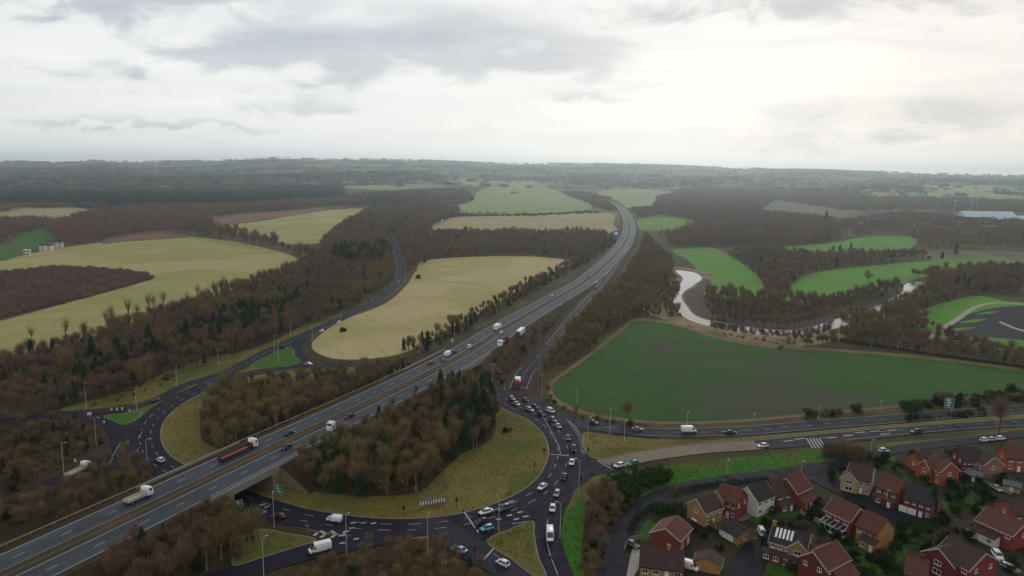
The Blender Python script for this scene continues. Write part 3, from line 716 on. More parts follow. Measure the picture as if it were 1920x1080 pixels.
for P, w in ((NW, 8.5),):
    P = catmull(P, 1.5); along(P, 0, 4, 3, .22); along(P, w / 2 - .4, 1, 0, .2, .12, 1); along(P, -w / 2 + .4, 1, 0, .2, .12, 1)
for P, w in ((EU, 9.5), (EL, 9.5)):
    P = catmull(P, 1.5); along(P, 0, 3, 6, .24, .2, 1); along(P, w / 2 - .5, 1, 0, .2, .25, 1); along(P, -w / 2 + .5, 1, 0, .2, .25, 1)
P = catmull(SLIP, 1.5)
along(P, 0, 3, 3, .22, .03, .3, .07); along(P, 2.2, 1, 0, .24, .16, .95, .07); along(P, -2.2, 1, 0, .24, .16, .95, .07); along(P, 3.9, 1, 0, .2, .02, .08, .07); along(P, -3.9, 1, 0, .2, .02, .08, .07)
for q in [(867, 957, 897, 1000, .5), (1032, 853, 1066, 856, .5), (905, 1053, 926, 1030, .5), (925, 1040, 950, 1056, .2), (1120, 865, 1148, 881, .4), (962, 727, 990, 728, .4), (998, 667, 1024, 669, .5),
          (1010, 768, 1034, 810, .2), (1034, 812, 1048, 838, .2), (1048, 838, 1051, 853, .2), (1027, 975, 1024, 1010, .2), (1024, 1012, 1032, 1045, .2), (1034, 1050, 1046, 1080, .2), (1000, 978, 960, 984, .3)]: pbar(*q)
# ladder of white bars at the right-hand entry, hatched nose and road arrows
la = catmull(pts([(1062, 789), (1076, 808), (1086, 830), (1090, 852)]), 2.2)
lb = catmull(pts([(1072, 793), (1088, 812), (1096, 832), (1097, 852)]), 2.2)
for i in range(min(len(la), len(lb))): bar(la[i], lb[i], .4)
for q in range(5): pbar(1512 + q * 6, 823, 1524 + q * 6, 842, .5)
for x, y in [(1500, 824), (1478, 828), (1612, 812), (1640, 810), (1660, 815), (1672, 808), (1590, 818), (1560, 822)]: pbar(x - 9, y + 1, x + 9, y - 1, .7)
for x, y in [(662, 982), (682, 982), (650, 998), (660, 992), (640, 1006), (668, 1012), (642, 1020), (940, 948), (958, 942), (975, 962), (968, 975), (986, 970), (495, 962), (500, 952), (492, 948), (935, 975), (955, 968), (700, 983)]: pbar(x - 5, y + 1, x + 5, y - 1, .8)
for x, y in [(222, 838), (214, 852), (236, 845), (244, 858), (228, 862), (238, 832), (262, 818), (258, 845), (208, 866)]: pbar(x - 4, y + 6, x + 4, y - 6, .22)
for x, y in [(1005, 690), (993, 702), (1001, 700), (985, 712), (993, 714)]: pbar(x - 3, y + 4, x + 3, y - 4, .3)
# white chevrons on the nose of the splitter
pbar(589, 1003, 595, 1004, 1.8)
for cx in (606, 626):
    pbar(cx - 5, 997, cx + 5, 1004, .9); pbar(cx + 5, 1003, cx - 5, 1010, .9)
struct('road_markings', mk, M['paint'])

# ================================================================== VEGETATION
def tris_mesh(name, T, mats, mi=None, extra=None):
    """T: (n,3,3) array of triangles, extra: MB to join in front"""
    V = T.reshape(-1, 3); n = len(T)
    ve, fe, me_ = ([], [], [])
    if extra: ve, fe, me_ = extra.v, extra.f, extra.mi
    off = len(ve)
    me = bpy.data.meshes.new(name)
    me.from_pydata(ve + V.tolist(), [], fe + [(off + 3 * i, off + 3 * i + 1, off + 3 * i + 2) for i in range(n)])
    for m in mats: me.materials.append(m)
    if len(mats) > 1: me.polygons.foreach_set('material_index', list(me_) + ([1] * n if mi is None else list(mi)))
    me.update(); return me
def unit(a): return a / (np.linalg.norm(a, axis=-1, keepdims=True) + 1e-9)
def twigs(base, dirs, L, W, rng):
    side = unit(np.cross(dirs, rng.normal(size=dirs.shape)))
    tip = base + dirs * L[:, None]
    return np.stack([base - side * W[:, None] / 2, base + side * W[:, None] / 2, tip], 1)
def bare_crown(h, r, n, rng, lo=.28, wd=1.0, squash=1.0):
    # limbs leave the trunk, twigs sit around the limbs so that the crown keeps gaps
    k = 9; th = rng.uniform(0, 2 * np.pi, k); z0 = rng.uniform(lo, .62, k) * h; z1 = np.minimum(z0 + rng.uniform(.22, .45, k) * h, h * rng.uniform(.86, 1.0, k))
    rr = r * rng.uniform(.45, 1.0, k) * (1 - .45 * (z1 / h) ** 3)
    z1[0] = h * .98; rr[0] = r * .1
    P0 = np.stack([np.zeros(k), np.zeros(k), z0], 1); P1 = np.stack([rr * np.cos(th), rr * np.sin(th), z1], 1)
    i = rng.integers(0, k, n); t = rng.uniform(.15, 1.0, n) ** .7
    base = P0[i] + (P1[i] - P0[i]) * t[:, None] + rng.normal(size=(n, 3)) * np.array([.16, .16, .14]) * r * (0.5 + t[:, None])
    out = base * np.array([1, 1, 0]); out = unit(out + 1e-6)
    d = unit(out * .65 + np.array([0, 0, 1.0]) + rng.normal(size=(n, 3)) * .45)
    T = twigs(base, d, rng.uniform(.7, 1.7, n) * h / 11, rng.uniform(.06, .13, n) * wd, rng)
    return T, P0, P1
def make_bare(name_t, name_c, h, r, n, seed, mat, wd=1.0, bark='bark', lo=.28):
    rng = np.random.default_rng(seed)
    T, P0, P1 = bare_crown(h, r, n, rng, lo, wd)
    tr = MB(); lean = Vector((rng.normal() * .15, rng.normal() * .15, 0))
    tr.tube((0, 0, -.5), lean * .5 + Vector((0, 0, h * .35)), h * .017, h * .012, 7); tr.tube(lean * .5 + Vector((0, 0, h * .35)), (0, 0, h * .9), h * .012, .03, 6)
    for a, b in zip(P0, P1):
        m = Vector((a + b) / 2) + Vector((b[0] * .12, b[1] * .12, -.2)); tr.tube(a, m, h * .0075, h * .005, 5, 0, False); tr.tube(m, b, h * .005, .02, 5, 0, False)
    return tr.mesh(name_t, M[bark]), tris_mesh(name_c, T, [M[mat]])
def make_conifer(seed, h, r, n):
    rng = np.random.default_rng(seed)
    z = rng.uniform(.12, 1.0, n) ** .85 * h; lay = np.floor(z / h * 9) / 9
    R_ = r * (1.05 - z / h) * (0.72 + .55 * rng.random(n)) * (1 + .25 * np.sin(lay * 50 + seed))
    th = rng.uniform(0, 2 * np.pi, n); rad = R_ * np.sqrt(rng.uniform(.15, 1, n))
    base = np.stack([rad * np.cos(th), rad * np.sin(th), z], 1)
    d = unit(np.stack([np.cos(th), np.sin(th), rng.normal(-.25, .4, n)], 1) + rng.normal(size=(n, 3)) * .3)
    T = twigs(base - d * .3, d, rng.uniform(.5, 1.2, n), rng.uniform(.25, .55, n), rng)
    tr = MB(); tr.tube((0, 0, -.5), (0, 0, h * .95), h * .018, .03, 7)
    return tr.mesh('trunk', M['bark']), tris_mesh('crown', T, [M['needle']])
def make_bush(seed, h, r, n, mat, size=.35, clumps=9):
    rng = np.random.default_rng(seed)
    c = rng.normal(size=(clumps, 3)) * np.array([r * .45, r * .45, h * .2]) + np.array([0, 0, h * .48]); cr = rng.uniform(.30, .55, clumps) * min(r, h * .7)
    i = rng.integers(0, clumps, n); dv = unit(rng.normal(size=(n, 3)))
    base = c[i] + dv * (cr[i] * rng.uniform(.6, 1.05, n))[:, None]; base[:, 2] = np.abs(base[:, 2])
    d = unit(dv + rng.normal(size=(n, 3)) * .8)
    T = twigs(base, d, rng.uniform(.6, 1.3, n) * size * 1.5, rng.uniform(.6, 1.3, n) * size, rng)
    tr = MB()
    for q in range(4): tr.tube((rng.normal() * .1, rng.normal() * .1, -.2), c[q], .07, .03, 5)
    return tr.mesh('stems', M['bark']), tris_mesh('foliage', T, [M[mat]])
def make_twigbush(seed, h, r, n, mat):
    rng = np.random.default_rng(seed)
    th = rng.uniform(0, 2 * np.pi, n); q = rng.random(n) ** .6
    base = np.stack([r * q * np.cos(th) * .75, r * q * np.sin(th) * .75, rng.uniform(.02, .62, n) * h * (1.08 - .5 * q ** 2)], 1)
    d = unit(np.stack([np.cos(th) * q * .6, np.sin(th) * q * .6, np.ones(n)], 1) + rng.normal(size=(n, 3)) * .4)
    T = twigs(base, d, rng.uniform(.5, 1.2, n) * h / 3.2, rng.uniform(.06, .13, n), rng)
    tr = MB()
    for a in range(5):
        t = a * 1.256 + rng.random(); tr.tube((.1 * math.cos(t), .1 * math.sin(t), -.2), (r * .5 * math.cos(t), r * .5 * math.sin(t), h * .7), .05, .02, 5)
    return tr.mesh('stems', M['bark']), tris_mesh('foliage', T, [M[mat]])
BARE = [make_bare('trunk', 'crown', h, r, n, s, m, 1.15, bk) for (h, r, n, s, m, bk) in
        [(11, 3.2, 1000, 1, 'twig', 'bark'), (12.5, 3.0, 1000, 2, 'twigolive', 'bark'), (10, 3.4, 1000, 3, 'twig', 'bark'), (13, 2.6, 900, 4, 'twigolive', 'palebark'), (11.5, 3.1, 1000, 5, 'twigred', 'bark'), (9.5, 3.0, 900, 6, 'twigolive', 'bark')]]
CONI = [make_conifer(s, h, r, 1300) for s, h, r in ((11, 11, 2.9), (12, 9.5, 2.6), (13, 12.5, 3.0))]
BUSH = [make_bush(s, h, r, n, m) for s, h, r, n, m in ((21, 3.2, 2.3, 900, 'leaf'), (22, 2.4, 1.9, 700, 'leafdark'), (23, 4.5, 2.2, 1000, 'leafdark'))]
TWB = [make_twigbush(s, h, r, 620, m) for s, h, r, m in ((31, 3.0, 2.0, 'twig'), (32, 2.4, 1.7, 'twigred'), (33, 3.6, 2.1, 'twigolive'), (34, 2.8, 1.9, 'saplingtwig'))]
TALL = [make_bare('trunk', 'crown', h, r, 520, s, 'twig', .7, 'bark', .38) for h, r, s in ((17, 3.0, 41), (15, 2.7, 42))]
# far woods are made of clumps: a dozen crowns in one instance
def clump(seed, kind, mat, size=12.0, cnt=12, n=110):
    rng = np.random.default_rng(seed); TT = []
    for _ in range(cnt):
        x, y = rng.uniform(-size, size, 2); h = rng.uniform(9, 13.5)
        if kind == 'bare': T = bare_crown(h, rng.uniform(2.8, 3.8), n, rng, .25, 4.2)[0]
        else:
            z = rng.uniform(.15, 1, n) * h; th = rng.uniform(0, 6.28, n); rad = 3.0 * (1.05 - z / h) * np.sqrt(rng.random(n))
            b = np.stack([rad * np.cos(th), rad * np.sin(th), z], 1); d = unit(np.stack([np.cos(th), np.sin(th), rng.normal(0, .4, n)], 1))
            T = twigs(b, d, rng.uniform(.9, 1.8, n), rng.uniform(.5, 1.0, n), rng)
        TT.append(T + np.array([x, y, 0]))
    return tris_mesh('wood_clump', np.concatenate(TT), [M[mat]])
M['fartwig'] = twig_mat('far_twigs', (.128, .082, .066), (.170, .110, .086), (.136, .078, .070))
M['fartwigred'] = twig_mat('far_red_twigs', (.160, .082, .070), (.190, .106, .084), (.125, .080, .068))
M['farolive'] = twig_mat('far_olive_twigs', (.150, .112, .058), (.180, .140, .070), (.120, .084, .056))
M['farneedle'] = twig_mat('far_needles', (.014, .034, .026), (.020, .044, .030), (.016, .032, .027))
CL_BARE = [clump(51, 'bare', 'fartwig'), clump(52, 'bare', 'fartwigred'), clump(53, 'bare', 'farolive')]
CL_RED = [clump(54, 'bare', 'fartwigred'), clump(55, 'bare', 'fartwigred')]
CL_CON = [clump(56, 'con', 'farneedle'), clump(57, 'con', 'farneedle')]
def scatter(name, meshes, P, rot, scl, idx, label, cat, mats=None):
    """uncountable growth: one object whose geometry nodes set a plant on every one of its points"""
    if len(P) == 0: return None
    me = bpy.data.meshes.new(name); me.from_pydata(P.tolist(), [], [])
    for nm, ty, v in (('turn', 'FLOAT', rot), ('size', 'FLOAT', scl), ('pick', 'INT', idx)):
        me.attributes.new(nm, ty, 'POINT').data.foreach_set('value', v)
    o = tag(link(name, me), label, cat, None, 'stuff')
    src = bpy.data.collections.new(name + '_kinds')
    for q, m_ in enumerate(meshes):
        s = bpy.data.objects.new('kind_%02d' % q, m_); src.objects.link(s)
    ng = bpy.data.node_groups.new(name, 'GeometryNodeTree')
    ng.interface.new_socket('Geometry', in_out='INPUT', socket_type='NodeSocketGeometry'); ng.interface.new_socket('Geometry', in_out='OUTPUT', socket_type='NodeSocketGeometry')
    N = ng.nodes; L = ng.links
    gi, go = N.new('NodeGroupInput'), N.new('NodeGroupOutput')
    ci = N.new('GeometryNodeCollectionInfo'); ci.inputs[0].default_value = src; ci.inputs[1].default_value = True; ci.inputs[2].default_value = True
    ip = N.new('GeometryNodeInstanceOnPoints'); ip.inputs['Pick Instance'].default_value = True
    def attr(n_, t_):
        a = N.new('GeometryNodeInputNamedAttribute'); a.data_type = t_; a.inputs[0].default_value = n_
        return a.outputs[0]
    cx = N.new('ShaderNodeCombineXYZ'); L.new(attr('turn', 'FLOAT'), cx.inputs[2]); L.new(cx.outputs[0], ip.inputs['Rotation'])
    L.new(gi.outputs[0], ip.inputs['Points']); L.new(ci.outputs[0], ip.inputs['Instance'])
    L.new(attr('pick', 'INT'), ip.inputs['Instance Index']); L.new(attr('size', 'FLOAT'), ip.inputs['Scale']); L.new(ip.outputs[0], go.inputs[0])
    md = o.modifiers.new('growth', 'NODES'); md.node_group = ng
    return o
def joined(pair):
    a, b = pair; me = bpy.data.meshes.new('plant')
    va = [v.co[:] for v in a.vertices]; vb = [v.co[:] for v in b.vertices]; o = len(va)
    fa = [tuple(p.vertices) for p in a.polygons]; fb = [tuple(o + i for i in p.vertices) for p in b.polygons]
    me.from_pydata(va + vb, [], fa + fb); me.materials.append(a.materials[0]); me.materials.append(b.materials[0])
    me.polygons.foreach_set('material_index', [0] * len(fa) + [1] * len(fb)); return me
KEEP = [(at(458, 948).x, at(458, 948).y, 13.0), (at(490, 985).x, at(490, 985).y, 7.0)]                                      # (x, y, radius) kept clear: houses, lamps
def road_clear(X, Y, extra=0.0):
    ok = np.ones(X.shape, bool)
    for Q, w in ROADS:
        lo, hi = Q.min(0) - w - 1, Q.max(0) + w + 1
        c = np.nonzero(ok & (X > lo[0]) & (X < hi[0]) & (Y > lo[1]) & (Y < hi[1]))[0]
        if len(c) == 0: continue
        d2 = np.full(len(c), 1e9)
        for i in range(0, len(Q), 1): d2 = np.minimum(d2, (X[c] - Q[i, 0]) ** 2 + (Y[c] - Q[i, 1]) ** 2)
        ok[c[d2 < (w + extra) ** 2]] = False
    return ok
def base_z(X, Y):
    z = height(X, Y)
    dm, im = mw_off(X, Y)
    zz = np.clip(MWZ[im] - np.maximum(dm - TOP, 0) / 1.75, 0, 8)
    g = np.array(gap)[im]
    return np.where(g, z, np.maximum(z, zz)), dm
def fill(px, spacing, jitter=.45, mwclear=13.6, roads=True, seed=0, z=0.0, prob=None):
    poly = [(p.x, p.y) for p in pts(px, z)]
    rng = np.random.default_rng(seed + 100)
    xs, ys = [p[0] for p in poly], [p[1] for p in poly]
    gx, gy = np.meshgrid(np.arange(min(xs), max(xs), spacing), np.arange(min(ys), max(ys), spacing))
    X = gx.ravel() + rng.uniform(-jitter, jitter, gx.size) * spacing; Y = gy.ravel() + rng.uniform(-jitter, jitter, gx.size) * spacing
    k_ = inside(poly, X, Y)
    if prob is not None: k_ &= rng.random(X.size) < prob
    X, Y = X[k_], Y[k_]
    if roads and len(X): k_ = road_clear(X, Y); X, Y = X[k_], Y[k_]
    if len(X) == 0: return np.zeros((0, 3))
    if min(ys) < 2600:
        Z, dm = base_z(X, Y); gz = np.array(gap)[mw_off(X, Y)[1]]
        k_ = (dm > mwclear) & ~(gz & (dm < 16)); X, Y, Z = X[k_], Y[k_], Z[k_]
    else: Z = height(X, Y)
    for x, y, r in KEEP:
        if len(X):
            k_ = np.hypot(X - x, Y - y) > r; X, Y, Z = X[k_], Y[k_], Z[k_]
    return np.stack([X, Y, Z - .1], 1)
# ---- mid-distance and near woods: (polygon, spacing, weights bare/conifer/bush/twig bush, height factor, words)
CROP3 = None
WOODS = []
def wood(px, spacing, mix, hs, words, group, kinds=None, **kw): WOODS.append((px, spacing, mix, hs, words, group, kinds, kw))
wood([(372, 803), (382, 762), (430, 737), (520, 722), (640, 714), (735, 700), (780, 694), (725, 725), (600, 782), (500, 826), (420, 852), (388, 838)], 3.7, (.84, .04, .02, .10), .74, 'wood inside the roundabout on the far side of the motorway', 'trees inside the roundabout beyond the motorway', [1, 3, 5, 0])
wood([(540, 906), (560, 885), (620, 842), (700, 797), (800, 745), (850, 722), (905, 746), (932, 788), (918, 830), (870, 852), (830, 888), (785, 928), (700, 936), (600, 930)], 3.7, (.66, .24, .02, .08), .86, 'wood inside the roundabout on the near side of the motorway', 'trees inside the roundabout before the motorway')
wood([(820, 745), (880, 738), (925, 760), (928, 800), (880, 830), (830, 800)], 4.2, (.1, .85, 0, .05), .95, 'dark corner of the wood inside the roundabout, by the grass', 'dark trees by the grass of the roundabout')
wood([(-60, 1010), (-40, 885), (60, 890), (125, 896), (200, 880), (262, 868), (300, 878), (340, 884), (300, 905), (140, 975)], 3.5, (.72, .02, .02, .24), .62, 'far slope of the motorway bank at the lower left', 'trees on the lower left motorway bank', [1, 3, 5, 0])
wood([(-60, 890), (-60, 800), (60, 795), (120, 792), (180, 798), (200, 815), (185, 848), (120, 878), (20, 915)], 3.4, (.25, .10, .12, .53), .55, 'scrub between the two left-hand slip roads', 'bushes and trees between the left slip roads', [4, 0])
wood([(60, 1130), (180, 1070), (300, 1000), (420, 945), (432, 965), (470, 985), (485, 1010), (470, 1060), (380, 1095), (250, 1130)], 2.8, (.74, .03, .02, .21), .74, 'near slope of the motorway bank at the bottom', 'trees on the near motorway bank at the bottom', [1, 5, 3, 1], mwclear=14.2)
wood([(560, 1120), (600, 1060), (690, 1030), (770, 1018), (830, 1020), (850, 1050), (960, 1080), (980, 1120)], 3.3, (.55, .03, .06, .36), .42, 'strip of scrub between the two bottom slip roads', 'trees in the strip between the bottom slip roads', [1, 3, 5])
wood([(-80, 795), (-80, 700), (0, 682), (130, 647), (230, 616), (330, 584), (430, 550), (530, 516), (565, 494), (640, 498), (738, 492), (742, 515), (735, 540), (690, 568), (620, 598), (560, 617), (480, 653), (400, 680), (330, 702), (250, 735), (120, 766), (0, 782)], 5.0, (.86, .08, .01, .05), .80, 'woodland belt between the big pasture and the slip road', 'trees of the long woodland belt on the left', [4, 0, 4, 2])
wood([(270, 665), (340, 640), (420, 610), (500, 585), (560, 575), (560, 598), (470, 632), (380, 660), (290, 690)], 4.6, (.25, .75, .0, .0), 1.12, 'evergreen part of the long woodland belt on the left', 'evergreens of the long woodland belt on the left')
wood([(110, 720), (180, 690), (230, 680), (240, 700), (150, 735)], 5.0, (.3, .7, .0, .0), 1.05, 'evergreen part of the long woodland belt on the left', 'evergreens of the long woodland belt on the left')
wood([(895, 712), (930, 690), (985, 640), (1040, 600), (1052, 600), (1022, 628), (988, 664), (962, 700), (940, 722)], 4.0, (.50, 0, .02, .48), .55, 'bank between the motorway and the slip road', 'trees between the motorway and the slip road', [1, 4, 5])
wood([(1012, 740), (1020, 712), (1052, 692), (1112, 650), (1165, 608), (1200, 594), (1240, 592), (1232, 565), (1252, 530), (1265, 500), (1235, 470), (1208, 440), (1206, 455), (1196, 480), (1172, 520), (1130, 560), (1075, 620), (1040, 660), (1016, 700)], 4.0, (.72, .01, .01, .26), .72, 'wood between the slip road and the dark green field', 'trees right of the slip road', [1, 0, 5, 1])
wood([(1020, 752), (1030, 738), (1045, 760), (1090, 778), (1190, 795), (1180, 800), (1090, 788), (1040, 775)], 4.0, (.15, 0, .1, .75), .5, 'grass verge between the roundabout and the dark green field', 'bushes along the dark green field', [4])
wood([(750, 662), (850, 608), (960, 550), (1030, 513), (1080, 490), (1120, 466), (1150, 440), (1156, 455), (1124, 479), (1015, 541), (885, 616), (785, 668)], 4.6, (.52, .18, .08, .22), .60, 'hedge line between the straw field and the motorway', 'trees along the far side of the motorway', [0, 2, 4])
wood([(784, 505), (800, 480), (812, 440), (900, 441), (1140, 441), (1122, 466), (1075, 487), (1000, 479), (880, 480), (810, 487)], 6.5, (.93, .02, 0, .05), .95, 'belt of trees behind the straw field', 'trees behind the straw field', [0, 4, 2, 4])
wood([(598, 495), (605, 455), (650, 421), (690, 397), (760, 386), (860, 396), (862, 404), (812, 424), (805, 450), (800, 478), (780, 505), (764, 528), (752, 480), (744, 452), (735, 462), (738, 492), (680, 496)], 6.5, (.94, .05, 0, .01), 1.05, 'wooded knoll behind the country road', 'trees of the wooded knoll', [4, 4, 0, 4])
wood([(620, 492), (640, 478), (720, 470), (735, 486), (700, 497), (640, 500)], 5, (.05, .95, 0, 0), 1.25, 'evergreen foot of the wooded knoll', 'evergreens of the wooded knoll')
wood([(-60, 520), (0, 511), (100, 501), (180, 503), (270, 513), (288, 522), (240, 537), (130, 567), (-60, 612)], 4.2, (.0, 0, 0, 1.0), 1.15, 'square of brown saplings in the big pasture', 'saplings in the big pasture', [4])
wood([(340, 438), (400, 436), (480, 455), (560, 480), (600, 495), (566, 496), (540, 478), (470, 461), (400, 450)], 10.0, (.95, 0, 0, .05), 1.35, 'row of trees between the two pastures', 'trees between the two pastures', [4, 2])
wood([(1318, 572), (1325, 552), (1430, 566), (1540, 567), (1620, 550), (1690, 540), (1690, 548), (1625, 568), (1560, 586), (1480, 600), (1400, 598), (1345, 590)], 5.5, (.85, .03, .02, .10), .8, 'wooded river bank below the fairways', 'trees on the river bank', [0, 2, 4])
wood([(1700, 520), (1800, 512), (1930, 502), (1930, 552), (1850, 550), (1800, 562), (1745, 578), (1700, 600), (1640, 602), (1700, 570), (1745, 545), (1740, 522)], 6.0, (.9, .02, .02, .06), .9, 'wood on the right bank of the river', 'trees on the right bank of the river', [0, 2, 4])
wood([(1575, 640), (1572, 615), (1640, 596), (1695, 582), (1725, 600), (1762, 626), (1830, 652), (1930, 672), (1930, 700), (1800, 676), (1650, 658)], 5.5, (.86, .04, .02, .08), .8, 'tree belt between the river and the dark green field', 'trees between the river and the dark green field', [0, 2, 4])
wood([(1362, 480), (1440, 474), (1540, 482), (1700, 478), (1750, 484), (1640, 496), (1540, 507), (1492, 527), (1478, 556), (1432, 556), (1428, 530), (1402, 500)], 7.0, (.93, .03, 0, .04), .85, 'copse between the fairways', 'trees between the fairways', [0, 4, 2])
wood([(1450, 655), (1480, 645), (1560, 625), (1580, 640), (1570, 655)], 6.0, (.7, 0, 0, .3), .7, 'river bank beside the dark green field', 'trees at the river bank by the field', [0, 4])
wood([(1232, 560), (1245, 540), (1266, 528), (1276, 538), (1264, 552), (1262, 576), (1285, 598), (1250, 592)], 3.6, (.35, 0, .05, .6), .6, 'thicket on the left bank of the river bend', 'bushes on the left river bank', [0, 4])
wood([(1330, 626), (1345, 622), (1480, 640), (1560, 626), (1556, 634), (1480, 648)], 6.5, (.35, 0, .05, .6), .45, 'sandy river bank above the dark green field', 'bushes on the sandy river bank', [0, 4])
wood([(1330, 600), (1400, 612), (1480, 619), (1552, 602), (1546, 596), (1480, 611), (1400, 604), (1336, 592)], 4.2, (.95, 0, 0, .05), .72, 'row of trees at the water on the far bank of the river', 'trees at the water of the river', [0, 2, 4])
wood([(1470, 783), (1560, 776), (1620, 770), (1600, 776), (1500, 788)], 4.0, (.05, 0, .35, .6), .8, 'roadside hedge along the dark green field', 'hedge along the dual carriageway', [0])
wood([(1690, 762), (1760, 752), (1900, 740), (1950, 738), (1950, 752), (1800, 764), (1700, 772)], 4.2, (.1, 0, .4, .5), .95, 'roadside hedge along the dark green field', 'hedge along the dual carriageway', [0])
wood([(1090, 1100), (1095, 1000), (1105, 950), (1130, 920), (1180, 918), (1205, 930), (1185, 965), (1160, 1010), (1140, 1100)], 2.8, (.28, 0, .16, .56), .6, 'scrub strip between the country road and the houses', 'bushes between the south road and the houses', [1, 5])
wood([(1695, 785), (1760, 780), (1850, 775), (1850, 780), (1760, 787), (1700, 792)], 3.0, (0, 0, .7, .3), .6, 'strip of grass between the dual carriageways', 'bushes between the dual carriageways', [0], roads=False)
wood([(120, 765), (230, 735), (330, 703), (300, 735), (240, 755), (130, 772)], 7.5, (0, 0, .1, .9), .35, 'grass verge below the woodland belt', 'bushes on the left verge', [0])
wood([(930, 1060), (960, 1045), (1000, 1070), (990, 1100), (940, 1090)], 4.0, (.1, .1, .5, .3), .7, 'dark thicket by the waiting white car at the bottom', 'bushes by the bottom give-way line', [1])

# ================================================================== HOUSES
def house(name, label, r1, r2, zr, W, ze, wall, roof, cols=3, storeys=2, gab=(0, 1), door=True, chimney=None, barge='fascia', lean=None, garage=None, conserv=None, sky=None, cross=None, gwall=None, hip=False, frames='white', group='brick houses of the estate', cat='house', grow=1.0):
    a, b = at(*r1, zr), at(*r2, zr)
    c = (a + b) / 2; dv = b - a; L = max(4.6, Vector((dv.x, dv.y)).length * grow * .93); W *= .86 if cat == 'house' else .9; rz = math.atan2(dv.y, dv.x)
    t = thing(name, label, cat, (c.x, c.y, .06), rz, group)
    KEEP.append((c.x, c.y, max(L, W) * .62))
    w = MB(); h2, l2 = W / 2, L / 2
    i = len(w.v)
    prof = [(-h2, -.2), (h2, -.2), (h2, ze), (0, zr - .05), (-h2, ze)] if not hip else [(-h2, -.2), (h2, -.2), (h2, ze), (-h2, ze)]
    w.loft([[(-l2, y, z) for y, z in prof], [(l2, y, z) for y, z in prof]])
    link('wall', w.mesh('wall', M[wall]), t)
    if gwall:
        for sx in (-1, 1):
            g = MB(); g.loft([[(sx * (l2 + .003), y * .999, z) for y, z in prof], [(sx * (l2 + .05), y * .999, z) for y, z in prof]])
            link('gable_cladding', g.mesh('gable_cladding', M[gwall]), t)
    ov, th = .38, .16
    slope = (zr - ze) / h2
    r = MB(); ex = l2 + .25
    if hip:
        hx = max(.3, l2 - h2 * .9); e = h2 + ov; ze2 = ze - slope * ov
        rid = [(-hx, 0, zr), (hx, 0, zr)]; cs = [(-ex, -e, ze2), (ex, -e, ze2), (ex, e, ze2), (-ex, e, ze2)]
        r.face([cs[0], cs[1], rid[1], rid[0]]); r.face([cs[2], cs[3], rid[0], rid[1]]); r.face([cs[1], cs[2], rid[1]]); r.face([cs[3], cs[0], rid[0]]); r.face([cs[3], cs[2], cs[1], cs[0]])
    else:
        for sg in (-1, 1):
            p0, p1 = (0, zr), (sg * (h2 + ov), ze - slope * ov)
            sec = [p0, p1, (p1[0], p1[1] + th), (0, zr + th)]
            r.loft([[(-ex, y, z) for y, z in sec], [(ex, y, z) for y, z in sec]])
        r.box(-ex, ex, -.12, .12, zr + th - .06, zr + th + .07)
    ro = link('roof', r.mesh('roof', M[roof]), t)
    if barge and not hip:
        for sx in (-1, 1):
            f = MB()
            for sg in (-1, 1):
                p0, p1 = (0, zr), (sg * (h2 + ov), ze - slope * ov)
                sec = [(p0[0], p0[1] - .14), (p1[0], p1[1] - .14), (p1[0], p1[1] + th + .02), (p0[0], p0[1] + th + .02)]
                x0, x1 = sorted((sx * (ex + .003), sx * (ex + .07)))
                f.loft([[(x0, y, z) for y, z in sec], [(x1, y, z) for y, z in sec]])
            link('bargeboard', f.mesh('bargeboard', M[barge]), t)
    for sg in (-1, 1):
        gt = MB()
        y0, y1 = sorted((sg * (h2 + ov + .003), sg * (h2 + ov + .12))); z = ze - slope * ov
        gt.box(-ex, ex, y0, y1, z - .1, z + .08)
        link('gutter', gt.mesh('gutter', M['fascia'] if barge else M['black']), t)
    if chimney is not None:
        cm = MB(); x = chimney * l2; cm.box(x - .45, x + .45, -.3, .3, zr - .6, zr + 1.1); cm.box(x - .52, x + .52, -.37, .37, zr + 1.1, zr + 1.25)
        for q in (-.2, .2): cm.tube((x + q, 0, zr + 1.25), (x + q, 0, zr + 1.6), .12, .1, 8)
        link('chimney', cm.mesh('chimney', M[wall]), ro)
    def window(x, y, z, ww, hh, face):
        # face: 'f' front (-y), 'b' back, 'l' left gable, 'r' right gable
        f = MB(); p = MB(); dpt = .06
        def put(m, u0, u1, z0, z1, d0, d1):
            if face == 'f': m.box(u0, u1, y - d1, y - d0, z0, z1)
            elif face == 'b': m.box(u0, u1, y + d0, y + d1, z0, z1)
            elif face == 'l': m.box(x - d1, x - d0, u0, u1, z0, z1)
            else: m.box(x + d0, x + d1, u0, u1, z0, z1)
        uc = x if face in 'fb' else y
        bw = .10
        put(f, uc - ww / 2, uc + ww / 2, z, z + bw, .0, dpt); put(f, uc - ww / 2, uc + ww / 2, z + hh - bw, z + hh, .0, dpt)
        put(f, uc - ww / 2, uc - ww / 2 + bw, z + bw, z + hh - bw, .0, dpt); put(f, uc + ww / 2 - bw, uc + ww / 2, z + bw, z + hh - bw, .0, dpt)
        if ww > 1.0: put(f, uc - .05, uc + .05, z + bw, z + hh - bw, .0, dpt)
        put(f, uc - ww / 2 - .08, uc + ww / 2 + .08, z - .1, z - .003, .0, .13)
        put(p, uc - ww / 2 + bw, uc + ww / 2 - bw, z + bw, z + hh - bw, .0, .03)
        o = link('window', f.mesh('window', M[frames]), t); link('pane', p.mesh('pane', M['glass']), o)
    hs = ze / storeys
